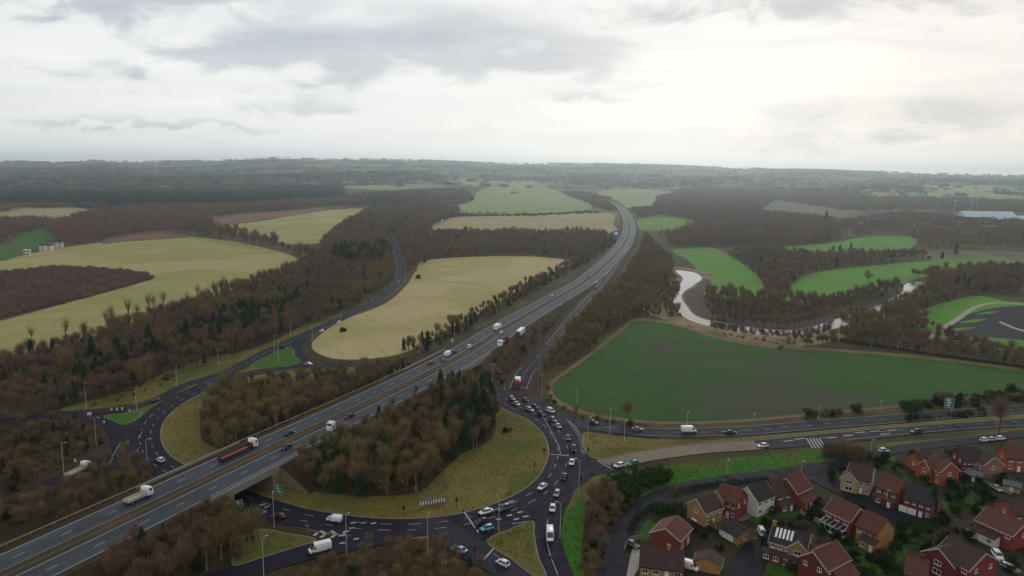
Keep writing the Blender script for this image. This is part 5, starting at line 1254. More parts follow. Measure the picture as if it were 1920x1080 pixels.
truck('white box lorry on the far carriageway, being overtaken by a white car', *mw_place(933, 618, 1), 'white', 'box', 'white', 9.5, 3.2, None)
van('white van on the far carriageway ahead of the two red bends, behind a grey car', *mw_place(840, 667, 1), 5.6, 2.5, 'white', None)
for x, y, s, sh, pt, lab in [(543, 815, 1, 'saloon', 'dark', 'dark car on the far carriageway just ahead of the red flat trailer'), (537, 842, -1, 'hatch', 'dark', 'dark car on the near carriageway opposite the red flat trailer'), (655, 783, -1, 'saloon', 'dark', 'dark car on the near carriageway following the white tractor unit'),
                          (808, 683, 1, 'hatch', 'red', 'red car on the far carriageway just behind the white van'), (832, 678, 1, 'hatch', 'grey', 'grey car on the far carriageway beside the white van'), (853, 662, 1, 'hatch', 'dark', 'dark car on the far carriageway right in front of the white van'),
                          (880, 652, 1, 'mpv', 'white', 'white car on the far carriageway between the van and the box lorry'), (940, 625, 1, 'hatch', 'white', 'white car on the far carriageway overtaking the white box lorry'), (1035, 556, 1, 'hatch', 'white', 'small white car far up the left carriageway'),
                          (1052, 575, -1, 'hatch', 'dark', 'small dark car on the right carriageway before the slip road joins'), (1118, 531, -1, 'hatch', 'white', 'small white car on the right carriageway where the slip road joins'), (1115, 542, -1, 'saloon', 'navy', 'small dark blue car beside the slip road joint'),
                          (1103, 520, 1, 'hatch', 'dark', 'small dark car on the left carriageway below the bend'), (1158, 462, 1, 'mpv', 'white', 'white vehicle in the far bend on the left side'), (1166, 448, 1, 'hatch', 'red', 'tiny red car in the far bend on the left side'),
                          (1188, 446, -1, 'hatch', 'silver', 'tiny pale car in the far bend on the right side'), (1169, 418, 1, 'hatch', 'dark', 'tiny dark car at the top of the far bend'), (1160, 508, 1, 'hatch', 'dark', 'tiny dark car below the far bend')]:
    car(lab, *mw_place(x, y, s), sh, pt, 'cars on the motorway', detail=y > 560)
RM_ = RING_MID
# clockwise round the island: find which way the polyline runs
ctr = sum(RM_, Vector((0, 0, 0))) / len(RM_); s_ = sum((RM_[i] - ctr).cross(RM_[(i + 1) % len(RM_)] - ctr).z for i in range(len(RM_)))
CW = -1 if s_ > 0 else 1
for x, y, sh, pt, lab in [(960, 749, 'hatch', 'silver', 'silver car at the top of the queue nearest the slip road, by the island'), (968, 759, 'saloon', 'silver', 'pale silver car second in the island-side queue'), (985, 752, 'hatch', 'darkred', 'red car in the queue at the slip road mouth'),
                      (993, 770, 'estate', 'paleblue', 'grey-blue car in the middle of the upper queue'), (1003, 765, 'hatch', 'dark', 'dark car beside the grey-blue car in the upper queue'), (1015, 779, 'hatch', 'dark', 'dark car following the grey-blue car'),
                      (1032, 772, 'mpv', 'white', 'white people carrier on the outside of the upper queue'), (1037, 790, 'suv', 'grey', 'dark grey car just above the ladder markings'), (1046, 801, 'saloon', 'silver', 'silver car beside the top of the ladder markings'),
                      (1064, 823, 'saloon', 'grey', 'dark grey car halfway along the ladder markings'), (1075, 844, 'suv', 'dark', 'dark car at the foot of the ladder markings'), (1072, 869, 'saloon', 'white', 'white car just past the stop line on the right of the island'),
                      (1058, 897, 'hatch', 'dark', 'dark car on the right of the roundabout below the white car'), (1017, 915, 'saloon', 'white', 'white car hugging the island at the lower right'), (911, 962, 'saloon', 'white', 'white car waiting at the lower stop line next to the island'),
                      (944, 956, 'suv', 'grey', 'grey car behind the white car at the lower stop line'), (903, 981, 'hatch', 'navy', 'dark blue car in the middle lane at the lower stop line'), (913, 993, 'hatch', 'lightblue', 'light blue car in the outer lane at the lower stop line'),
                      (523, 971, 'hatch', 'darkred', 'dark red car entering the shade of the left bridge')]:
    car(lab, *pl_place(x, y, RM_, CW, .22, True), sh, pt, G_R)
van('small white van on the lower side of the roundabout', *pl_place(627, 977, RM_, CW, .22, True), 4.4, 1.85, 'white', None)
car('silver car heading down towards the south road, below the dark car', *px_place(1044, 928, -7, 18), 'hatch', 'silver', G_R)
car('pale green and white car at the start of the south road', *px_place(1036, 956, -3, 18), 'hatch', 'white', G_R)
van('white van on the south road', *px_place(1031, 1008, 1, 20), 5.6, 2.5, 'white', None)
van('long white van on the bottom left slip road', *px_place(600, 1033, -20, 5), 5.8, 2.5, 'white', None)
car('silver-blue car on the bottom slip road leaving the roundabout', *px_place(862, 1034, -20, -7), 'saloon', 'paleblue', None)
car('white car waiting at the bottom give-way line', *px_place(943, 1059, -16, -8), 'hatch', 'white', None)
car('white car entering the roundabout at the left, beside the motorway bank', *px_place(301, 865, -12, -8), 'hatch', 'white', None)
car('dark car on the far left bend of the roundabout', *pl_place(291, 752, RM_, CW, .22, True), 'saloon', 'dark', None)
car('pale car on the far bend of the roundabout beside the green triangle', *px_place(578, 684, 14, 1), 'saloon', 'silver', None)
car('white car on the country road, nearer the roundabout', *pl_place(603, 622, NW, -1), 'hatch', 'white', 'cars on the country road')
car('white people carrier on the country road beside the straw field', *pl_place(635, 607, NW, -1), 'mpv', 'white', 'cars on the country road')
car('tiny pale car far up the country road', *pl_place(747, 530, NW, -1), 'hatch', 'silver', 'cars on the country road')
car('tiny dark red car where the country road enters the wood', *pl_place(739, 452, NW, -1), 'hatch', 'darkred', 'cars on the country road')
truck('white-cabbed lorry with a cream flat bed on the left slip road', *px_place(147, 888, 14, -7), 'white', 'flat', 'cream', 9.0, 3.2, None)
truck('red lorry with a white body stopped at the slip road line', *px_place(971, 722, 1, 12), 'red', 'box', 'white', 7.0, 3.0, None)
van('white van on the upper dual carriageway', *pl_place(1291, 810, EU, 1), 5.8, 2.5, 'white', None)
for x, y, P, s, sh, pt, lab in [(1112, 794, EU, 1, 'hatch', 'blue', 'blue car leaving the roundabout for the dual carriageway'), (1195, 807, EU, 1, 'saloon', 'grey', 'grey car on the upper dual carriageway behind the white van'), (1369, 813, EU, 1, 'saloon', 'dark', 'dark car on the upper dual carriageway ahead of the white van'),
                            (1430, 838, EL, -1, 'hatch', 'white', 'white car where the concrete road surface begins'), (1161, 875, EC, -1, 'hatch', 'white', 'white car first at the line on the concrete road'), (1187, 871, EC, -1, 'hatch', 'teal', 'teal car second at the line on the concrete road'), (1718, 812, EL, -1, 'suv', 'dark', 'dark car on the lower dual carriageway above the orange houses')]:
    car(lab, *pl_place(x, y, P, s), sh, pt, G_E)
for x, y, dx, dy, sh, pt, lab in [(1301, 974, 14, 12, 'estate', 'white', 'white estate car on the drive below the tan gable house'), (1186, 1024, 12, 6, 'hatch', 'grey', 'grey car on the drive left of the bungalow'), (1593, 911, 3, 9, 'hatch', 'white', 'white car in front of the cream brick house'), (1608, 916, 3, 9, 'hatch', 'silver', 'silver car right of the white car at the cream brick house'),
                              (1625, 922, 4, 8, 'hatch', 'grey', 'grey car at the right end of the cream house forecourt'), (1690, 947, -9, 5, 'hatch', 'grey', 'grey car outside the white garage doors'), (1657, 847, 12, -1, 'hatch', 'white', 'white car parked alone on the service road'), (1846, 827, 12, -2, 'hatch', 'white', 'leftmost of the three parked cars on the service road'),
                              (1860, 826, 12, -2, 'saloon', 'silver', 'middle one of the three parked cars on the service road'), (1876, 824, 12, -2, 'hatch', 'white', 'rightmost of the three parked cars on the service road'), (1868, 918, 10, 6, 'saloon', 'silver', 'silver car parked by the pale low fence at the right'), (1893, 1068, 12, 6, 'estate', 'silver', 'silver car parked in the lower right corner'),
                              (1870, 1045, 8, 10, 'suv', 'white', 'white car beside the sweeping dark roofs'), (1428, 1001, 5, 9, 'mpv', 'white', 'white car at the left end of the house with white roof panels')]:
    car(lab, *px_place(x, y, dx, dy, .28), sh, pt, 'cars parked on the estate')
van('white van at the right end of the bungalow', *px_place(1292, 1066, 10, 3, .2), 4.8, 2.2, 'white', None)

# ================================================================== LAMPS, SIGNALS AND SIGNS
def lamp(px, top, label, z=.12, arm=None, group='street lamps', z0=None):
    p = at(*px, z0 if z0 is not None else z); dist = math.hypot(p.x, p.y)
    d_ = ray(top[0], top[1]); tt = math.hypot(p.x, p.y) / math.hypot(d_[0], d_[1]); H = CAM_H + d_[2] * tt - p.z
    H = min(max(H, 5.5), 13.0)
    KEEP.append((p.x, p.y, 1.2))
    t = thing('street_lamp', label, 'street lamp', p, arm if arm is not None else 0.0, group)
    def f():
        m = MB(); m.tube((0, 0, -.3), (0, 0, 1.2), .13, .13, 8); m.tube((0, 0, 1.2), (0, 0, H), .105, .06, 8); m.tube((0, 0, H), (1.1, 0, H + .18), .05, .045, 6); return m.mesh('pole', M['post'])
    link('pole', f(), t)
    h = MB(); h.loft([[(1.0, -.16, H + .12), (1.0, .16, H + .12), (1.0, .12, H + .26), (1.0, -.12, H + .26)], [(1.75, -.13, H + .14), (1.75, .13, H + .14), (1.75, .08, H + .24), (1.75, -.08, H + .24)]]); link('lamp_head', h.mesh('lamp_head', M['steel']), t)
    b = MB(); b.box(1.06, 1.7, -.11, .11, H + .07, H + .118); link('lens', b.mesh('lens', M['signwhite']), t)
for a in [((162, 765), (157, 717), 'tall street lamp at the left end of the far slip road', -.6), ((256, 768), (252, 726), 'tall street lamp beside the small green splitter on the left', -.6), ((332, 726), (328, 686), 'tall street lamp on the far left bend below the woodland belt', -.8), ((410, 692), (407, 655), 'tall street lamp at the pale verge above the left bend', -.8),
          ((181, 836), (175, 784), 'tall street lamp on the left slip road verge behind the flat-bed lorry', .2), ((120, 889), (111, 832), 'tall street lamp standing at the tail of the flat-bed lorry', .3), ((277, 882), (272, 825), 'tall street lamp beside the white car at the motorway bank', .9), ((515, 664), (512, 629), 'street lamp on the left corner of the bright green triangle, back one', -.5),
          ((522, 679), (519, 640), 'street lamp on the bright green triangle, front one', -.4), ((545, 632), (543, 600), 'street lamp on the wood side of the country road near the triangle', -.9), ((586, 650), (585, 611), 'street lamp at the junction end of the country road', 2), ((617, 669), (616, 638), 'street lamp at the left tip of the straw field', 2),
          ((639, 603), (638, 580), 'street lamp on the country road by the white people carrier', -1), ((675, 675), (675, 654), 'street lamp on the rim of the straw field above the far bend', -1.6), ((752, 688), (752, 656), 'street lamp between the far bend and the motorway, left one', 1.5), ((787, 666), (786, 633), 'street lamp between the far bend and the motorway, right one', 1.5),
          ((852, 636), (852, 611), 'street lamp behind the white van on the motorway', 1.5), ((923, 726), (922, 683), 'tall street lamp on the grass beside the right bridge', -.6), ((514, 989), (508, 921), 'very tall looking street lamp by the green sign at the left bridge', -1.2), ((650, 1040), (645, 967), 'street lamp at the tip of the bottom splitter', 1.2),
          ((495, 1090), (487, 1010), 'street lamp with a curved top at the bottom edge', 1.0), ((802, 1042), (801, 967), 'street lamp on the bottom scrub strip', 1.4), ((935, 998), (936, 931), 'street lamp beside the grey car at the lower stop line', 2.0), ((1085, 930), (1088, 862), 'tall street lamp at the mouth of the concrete road', 2.6),
          ((1050, 1010), (1050, 943), 'street lamp on the green bank by the south road', 2.8), ((1081, 776), (1081, 729), 'tall street lamp at the near left corner of the dark green field', -2.2), ((1143, 816), (1143, 764), 'tall street lamp between the blue car and the field', -1.6), ((1102, 831), (1103, 781), 'street lamp on the grass beside the ladder markings', -1), ((1170, 838), (1171, 787), 'street lamp on the grass between the blue and grey cars', -1.2),
          ((1016, 746), (1015, 704), 'street lamp at the foot of the slip road', 2.6), ((1011, 700), (1010, 667), 'street lamp beside the white bar across the slip road', 2.6), ((1288, 799), (1288, 772), 'street lamp at the field edge behind the dual carriageway van', -1.6), ((1412, 800), (1412, 778), 'street lamp at the field edge right of the dark car', -1.6), ((1534, 786), (1535, 761), 'street lamp at the field edge by the left roadside bushes', -1.6),
          ((1650, 773), (1651, 750), 'street lamp at the field edge by the right roadside bushes', -1.6), ((1633, 850), (1636, 822), 'street lamp at the left end of the service road', -1.5), ((1362, 889), (1362, 866), 'short street lamp on the grass bank above the residential road', -1.5), ((1502, 892), (1503, 864), 'short street lamp behind the right end of the upper row of houses', -1.5), ((1661, 950), (1661, 932), 'short street lamp in the turning head', -1.5),
          ((1880, 1012), (1883, 990), 'short street lamp on the lower right estate road', -1.5)]:
    lamp(a[0], a[1], a[2], arm=a[3])
def signal(px, h, label, rz=0.0):
    p = at(*px, .15); t = thing('traffic_signal', label, 'traffic light', p, rz, 'traffic lights round the roundabout')
    m = MB(); m.tube((0, 0, -.2), (0, 0, h - .9), .06, .06, 8); link('pole', m.mesh('pole', M['black']), t)
    m = MB(); m.box(-.32, .32, .02, .06, h - 1.25, h + .15); m.box(-.16, .16, -.22, .02, h - 1.1, h); link('signal_head', m.mesh('signal_head', M['black']), t)
    for q, c in enumerate(('lampr', 'black', 'black')):
        m = MB(); z = h - .18 - q * .36; m.tube((0, -.30, z), (0, -.221, z), .11, .11, 10); link('lens', m.mesh('lens', M[c]), t)
for x, y, l, r in [(757, 969, 'black traffic light on the island beside the lower bend, left one', .5), (856, 954, 'black traffic light on the island right of the black and white chevrons', .4), (1020, 858, 'black traffic light at the right edge of the island by the stop line', .2), (1002, 886, 'black traffic light at the right edge of the island below the stop line', .9), (1102, 857, 'black traffic light on the grass by the ladder markings', -.8),
                (1147, 886, 'black traffic light at the concrete road stop line', -1.4), (892, 1008, 'black traffic light at the lower stop line, left one', 1.2), (916, 1018, 'black traffic light at the lower stop line, right one', 1.2), (944, 726, 'black traffic light at the mouth of the slip road', 2.2), (890, 1048, 'black traffic light at the bottom give-way line', .8), (1090, 912, 'black traffic light at the corner of the concrete road', .5)]:
    signal((x, y), 3.4, l, r)
def rect_sign(name, label, px, w, h, z, mat, rz, marks=(), posts=2, border='signwhite'):
    p = at(*px, .12); t = thing(name, label, 'road sign', p, rz)
    po = MB()
    for q in range(posts):
        x = 0 if posts == 1 else (q - .5) * w * .6
        po.tube((x, .12, -.3), (x, .12, z + h - .1), .08, .08, 8)
    link('post', po.mesh('post', M['steel']), t)
    b = MB(); b.box(-w / 2, w / 2, -.03, .03, z, z + h); pb = link('panel', b.mesh('panel', M[mat]), t)
    m = MB(); e = .07
    for a in ((-w / 2 + .08, w / 2 - .08, z + .08, z + .08 + e), (-w / 2 + .08, w / 2 - .08, z + h - .08 - e, z + h - .08), (-w / 2 + .08, -w / 2 + .08 + e, z + .15, z + h - .15), (w / 2 - .08 - e, w / 2 - .08, z + .15, z + h - .15)): m.box(a[0], a[1], -.045, -.03, a[2], a[3])
    for (u0, v0, u1, v1) in marks: m.box(-w / 2 + u0 * w, -w / 2 + u1 * w, -.05, -.03, z + v0 * h, z + v1 * h)
    link('legend', m.mesh('legend', M[border]), pb)
    return t
rect_sign('direction_sign', 'green direction sign on the roundabout island beside the left bridge', (523, 935), 3.0, 3.4, 1.2, 'signgreen', -.35, [(.46, .15, .54, .6), (.25, .55, .75, .62), (.2, .72, .5, .82), (.12, .3, .4, .38), (.58, .3, .88, .38)])
rect_sign('direction_sign', 'small green direction sign on the verge under the left bridge', (448, 958), 2.4, 2.4, 1.0, 'signgreen', .5, [(.46, .15, .54, .6), (.25, .55, .75, .62), (.2, .72, .5, .82)])
rect_sign('direction_sign', 'large green direction sign standing above the dual carriageway', (1777, 783), 3.6, 4.4, 4.2, 'signgreen', -.2, [(.2, .72, .6, .84), (.2, .5, .75, .6), (.45, .12, .55, .45), (.15, .25, .40, .33)])
rect_sign('direction_sign', 'blue sign with a pale panel beside the far motorway bend', (1155, 452), 9.0, 9.0, 6.0, 'signblue', .1, [(.2, .3, .8, .8)])
rect_sign('small_sign', 'small white sign board in the scrub strip at the bottom', (833, 1066), 1.2, 1.0, 1.0, 'signwhite', .4, [], 2, 'black')
rect_sign('small_sign', 'small white panel by the motorway bank above the straw field', (848, 645), 1.4, 2.2, 1.0, 'signwhite', .2, [], 2, 'black')
rect_sign('small_sign', 'small white board on the verge behind the left flat-bed lorry', (168, 783), 1.6, 1.3, 1.0, 'signwhite', .6, [], 2, 'black')
# black and white chevron board on the island
p = at(809, 952, .3); pa, pb = at(786, 951, .3), at(835, 943, .3); rz = math.atan2(pb.y - pa.y, pb.x - pa.x); Lc = (pb - pa).length
t = thing('chevron_board', 'long black and white striped chevron board on the grass of the roundabout island', 'road sign', tuple((pa + pb) / 2), rz)
m = MB(); m.box(-Lc / 2, Lc / 2, -.04, .04, .35, 1.75); link('panel', m.mesh('panel', M['black']), t)
m = MB(); n = 10
for q in range(n):
    x = -Lc / 2 + Lc * (q + .5) / n; w_ = Lc / n * .26
    for (z0, z1, s0, s1) in ((.42, 1.05, -.3, .25), (1.05, 1.68, .25, -.3)):
        m.loft([[(x + s0 * w_ * 2 - w_, -.055, z0), (x + s0 * w_ * 2 + w_, -.055, z0), (x + s0 * w_ * 2 + w_, -.041, z0), (x + s0 * w_ * 2 - w_, -.041, z0)], [(x + s1 * w_ * 2 - w_, -.055, z1), (x + s1 * w_ * 2 + w_, -.055, z1), (x + s1 * w_ * 2 + w_, -.041, z1), (x + s1 * w_ * 2 - w_, -.041, z1)]])
link('chevrons', m.mesh('chevrons', M['signwhite']), t)
m = MB()
for q in range(4): x = -Lc / 2 + Lc * (q + .5) / 4; m.tube((x, .1, -.2), (x, .1, 1.7), .05, .05, 6)
link('post', m.mesh('post', M['steel']), t)
def round_sign(label, px, rz, h=2.6, mat='signblue'):
    p = at(*px, .3); t = thing('round_sign', label, 'road sign', p, rz); m = MB(); m.tube((0, .06, -.2), (0, .06, h), .05, .05, 8); link('post', m.mesh('post', M['steel']), t)
    m = MB(); m.tube((0, -.02, h - .1), (0, .02, h - .1), .55, .55, 20); d_ = link('disc', m.mesh('disc', M[mat]), t)
    m = MB(); m.box(-.32, .30, -.035, -.021, h - .16, h - .04)
    m.loft([[(-.42, -.036, h - .1), (-.2, -.036, h + .14), (-.12, -.036, h + .06), (-.24, -.036, h - .1)], [(-.42, -.022, h - .1), (-.2, -.022, h + .14), (-.12, -.022, h + .06), (-.24, -.022, h - .1)]])
    link('arrow', m.mesh('arrow', M['signwhite']), d_)
round_sign('round blue arrow sign standing behind the striped chevron board', (808, 949), rz)
round_sign('round blue arrow sign at the tip of the bottom splitter', (577, 1002), -.3)
# white marker bollards on the small green splitter at the left and round the junction
for q, (x, y, lab) in enumerate([(209, 769, 'white bollard on the left green splitter, first of three in the row'), (219, 769, 'white bollard on the left green splitter, middle of three in the row'), (229, 768, 'white bollard on the left green splitter, last of three in the row'), (243, 772, 'white bollard alone at the right tip of the left green splitter'),
                              (195, 793, 'white bollard by the lower of the two left slip roads'), (141, 866, 'white bollard in the scrub above the flat-bed lorry'), (925, 735, 'white bollard by the traffic light at the slip road mouth'), (946, 731, 'white bollard at the grass corner beside the slip road'), (645, 1004, 'white bollard at the lamp on the bottom splitter')]):
    p = at(x, y, .3); t = thing('bollard', lab, 'bollard', p, 0, 'white bollards'); m = MB(); m.loft([[(-.28, -.16, 0), (.28, -.16, 0), (.28, .16, 0), (-.28, .16, 0)], [(-.26, -.14, 1.0), (.26, -.14, 1.0), (.26, .14, 1.0), (-.26, .14, 1.0)]]); link('body', m.mesh('body', M['signwhite']), t)
    m = MB(); m.box(-.2, .2, -.175, -.162, .55, .9); link('panel', m.mesh('panel', M['signblue']), t)

# ---- the nearest of every kind stand as things of their own; what lies behind them grows as one mass
BARE_J = [joined(p) for p in BARE]; CONI_J = [joined(p) for p in CONI]; BUSH_J = [joined(p) for p in BUSH]; TWB_J = [joined(p) for p in TWB]
def plant(kind, pair, loc, rz, s, label, group):
    nm, cat = {'bare': ('bare_tree', 'tree'), 'coni': ('conifer_tree', 'tree'), 'bush': ('evergreen_bush', 'bush'), 'twb': ('bare_bush', 'bush'), 'tall': ('bare_tree', 'tree')}[kind]
    t = thing(nm, label, cat, loc, rz, group); t.scale = (s, s, s * random.uniform(.92, 1.1))
    a = link('stems' if kind in ('bush', 'twb') else 'trunk', pair[0], t); b = link('foliage' if kind in ('bush', 'twb') else 'crown', pair[1], t)
    return t
POOL = {'bare': [], 'coni': [], 'bush': [], 'twb': []}
for wi, (px, sp, mix, hs, words, group, kinds, kw) in enumerate(WOODS):
    P = fill(px, sp, seed=wi, **kw)
    rng = np.random.default_rng(900 + wi)
    mwd = mw_off(P[:, 0], P[:, 1])[0] if len(P) else []
    for qi, p in enumerate(P):
        q = rng.random(); kd = 'bare' if q < mix[0] else 'coni' if q < mix[0] + mix[1] else 'bush' if q < mix[0] + mix[1] + mix[2] else 'twb'
        n = {'bare': len(BARE), 'coni': 3, 'bush': 3, 'twb': 3}[kd]
        ix = int(rng.choice(kinds)) if (kd == 'bare' and kinds) else int(rng.integers(0, n))
        if mix[3] == 1.0: ix = int(rng.choice([3, 3, 1]))
        big = math.sin(p[0] / 17 + 1.1 * math.sin(p[1] / 23)) * math.sin(p[1] / 19 + wi)
        s = hs * rng.uniform(.72, 1.2) * (1 + .16 * big)
        s *= min(1.0, .52 + .48 * max(0.0, mwd[qi] - 13) / 14)
        if kinds and kd == 'bare' and big > .35: ix = (ix + 1) % 6
        if kd in ('bush', 'twb'): s = max(.55, hs * 1.15) * rng.uniform(.7, 1.25)
        POOL[kd].append((float(np.hypot(np.hypot(p[0], p[1]), 100)), p, float(rng.uniform(0, 6.28)), float(s), ix, wi))
def in_frame(p, m=30):
    X, Y, Z = p[0], p[1], p[2] + 4 - CAM_H
    fw = Y * cP - Z * sP
    if fw < 1: return False
    a = X / fw * FPX; b = -(Y * sP + Z * cP) / fw * FPX
    return abs(a) < 960 + m and abs(b) < 540 + m
LIM = {'bare': 300, 'coni': 150, 'bush': 120, 'twb': 250}
WORD = {'bare': 'bare leafless tree in the ', 'coni': 'dark green conifer in the ', 'bush': 'dark leafy bush in the ', 'twb': 'low bare bush in the '}
SRC = {'bare': BARE, 'coni': CONI, 'bush': BUSH, 'twb': TWB}
JN = {'bare': BARE_J, 'coni': CONI_J, 'bush': BUSH_J, 'twb': TWB_J}
for kd, L_ in POOL.items():
    L_.sort(key=lambda q: q[0]); one = []; rest = []
    for q in L_:
        (one if len(one) < LIM[kd] and in_frame(q[1]) else rest).append(q)
    for dd, p, rz, s, ix, wi in one:
        plant(kd, SRC[kd][ix], tuple(p), rz, s, WORD[kd] + WOODS[wi][4], {'bare': 'bare ', 'coni': 'conifer ', 'bush': 'evergreen ', 'twb': 'low '}[kd] + WOODS[wi][5])
    if rest:
        nm, lab, cat = {'bare': ('bare_woodland', 'brown leafless woods behind the nearest trees, along the roads and the river', 'woods'), 'coni': ('conifer_woodland', 'dark evergreen clumps inside the brown woods', 'woods'),
                        'bush': ('leafy_undergrowth', 'dark leafy undergrowth along the hedges farther off', 'undergrowth'), 'twb': ('brown_undergrowth', 'brown saplings and scrub on the pasture and along the verges', 'undergrowth')}[kd]
        scatter(nm, JN[kd], np.array([q[1] for q in rest]), [q[2] for q in rest], [q[3] for q in rest], [q[4] for q in rest], lab, cat)
# tall thin trees standing out over the pasture edge
for q, (x, y) in enumerate([(62, 652), (125, 640), (200, 618), (212, 612), (243, 606), (258, 604), (280, 590), (290, 586), (308, 582), (352, 575), (372, 566), (420, 545)]):
    p = at(x, y + 6); plant('tall', TALL[q % 2], p, q * 1.7, random.uniform(.8, 1.05), 'tall thin leafless tree rising above the woodland belt against the pale pasture', 'tall thin trees over the pasture edge')
# single trees seen apart from the woods
for kd, ix, x, y, s, lab in [('bare', 2, 1176, 792, .9, 'lone bare tree at the near edge of the dark green field'), ('bush', 1, 950, 812, .8, 'single dark bush on the grass of the roundabout island'), ('bush', 1, 643, 622, 1.0, 'dark bush at the left tip of the straw field'),
                             ('bush', 1, 785, 522, 1.4, 'rusty bush beside the bend of the country road'), ('coni', 1, 421, 742, .55, 'small dark conifer on the far grass edge of the roundabout island'), ('bare', 2, 1626, 534, 1.3, 'rounded tree alone on the long fairway'),
                             ('twb', 0, 1556, 853, 1.9, 'left part of the brown thicket below the striped road hatching'), ('twb', 2, 1582, 856, 2.3, 'middle and tallest part of the brown thicket below the striped road hatching'), ('twb', 0, 1608, 858, 2.0, 'right part of the brown thicket below the striped road hatching'), ('bare', 4, 1872, 818, 1.3, 'reddish brown tree at the right edge above the dual carriageway'), ('bush', 0, 530, 655, .5, 'low reddish bush on the bright grass triangle'),
                             ('coni', 2, 1748, 972, .75, 'tall dark conifer at the garage end of the dark roofed house'), ('coni', 0, 1738, 965, .7, 'slim dark conifer in the garden right of the cul-de-sac'), ('bare', 5, 1412, 1030, .62, 'bare garden tree beside the cul-de-sac at the bottom'),
                             ('bare', 1, 1352, 1010, .55, 'bare garden tree behind the orange brick garden wall'), ('bare', 1, 1262, 938, .5, 'bare garden tree on the corner of the residential road')]:
    plant(kd, SRC[kd][ix], at(x, y), x * .37, s, lab, None)
# parkland trees on and beyond the golf course
for q, (x, y, s) in enumerate([(1545, 477, 1), (1575, 470, .8), (1595, 470, .8), (1742, 485, .9), (1766, 487, .9), (1792, 480, 1.2), (1852, 455, 1.6), (1920, 460, 2), (1548, 424, 2.0), (1620, 415, 1.5), (1440, 375, 2), (1362, 372, 2), (1215, 364, 1.5)]):
    plant('coni' if q % 3 else 'bush', (CONI if q % 3 else BUSH)[q % 3], at(x, y), q, s * 1.1, 'small dark tree dotted over the distant golf course and park', 'dark trees over the golf course')
for q, (x, y) in enumerate([(1165, 905), (1180, 902), (1196, 899), (1212, 896), (1228, 893), (1243, 892), (1172, 914), (1190, 911), (1208, 907), (1226, 903), (1242, 901), (1160, 918), (1168, 928), (1182, 932), (1150, 925), (1140, 915)]):
    plant('bush', BUSH[0], at(x, y + 4), q * 2.1, random.uniform(1.0, 1.45), 'bright green evergreen bush in the clump on the bank left of the houses', 'evergreen clump on the bank')
for q, (x, y) in enumerate([(1220, 950), (1235, 945), (1252, 942), (1262, 950)]): plant('bush', BUSH[0], at(x + 15, y + 14), q * 1.3, .8, 'green garden bush beside the tan gable house', 'bushes by the tan gable house')
gard = [(1470, 950), (1485, 955), (1500, 948), (1515, 945), (1530, 950), (1520, 975), (1505, 980), (1540, 1000), (1590, 1020), (1610, 1040), (1630, 1052), (1650, 1060), (1665, 1045), (1680, 1030), (1700, 1015), (1720, 1020), (1690, 1000), (1750, 985),
        (1770, 975), (1790, 960), (1780, 940), (1800, 925), (1810, 905), (1790, 900), (1770, 895), (1830, 920), (1845, 940), (1855, 930), (1570, 880), (1560, 895), (1640, 858), (1630, 862), (1655, 868), (1680, 872), (1700, 882), (1560, 1060), (1600, 1070),
        (1620, 1078), (1350, 1030), (1380, 1045), (1300, 1000), (1320, 1010), (1340, 990), (1220, 1015), (1200, 990), (1460, 990), (1440, 965), (1550, 985), (1760, 890), (1740, 900), (1860, 895), (1885, 890), (1710, 858), (1785, 855), (1500, 1075), (1480, 1060)]
_r = random.Random(5)
gard += [(x + _r.uniform(-22, 22), y + _r.uniform(-9, 9)) for x, y in gard if x > 1430] + [(x + _r.uniform(-26, 26), y + _r.uniform(-10, 10)) for x, y in gard if x > 1500] + [(_r.uniform(1430, 1915), _r.uniform(880, 1078)) for _ in range(90)]
for q, (x, y) in enumerate(gard):
    _p = at(x, y)
    if any(math.hypot(_p.x - kx, _p.y - ky) < kr for kx, ky, kr in KEEP): continue
    if not road_clear(np.array([_p.x]), np.array([_p.y]))[0]: continue
    b = q % 3
    plant('bush' if b else 'twb', (BUSH if b else TWB)[(q // 2) % 3], at(x, y), q * .9, random.uniform(.42, .8), ('dark green shrub' if b else 'bare brown shrub') + ' growing in the gardens between the houses', ('green' if b else 'bare') + ' shrubs in the gardens')
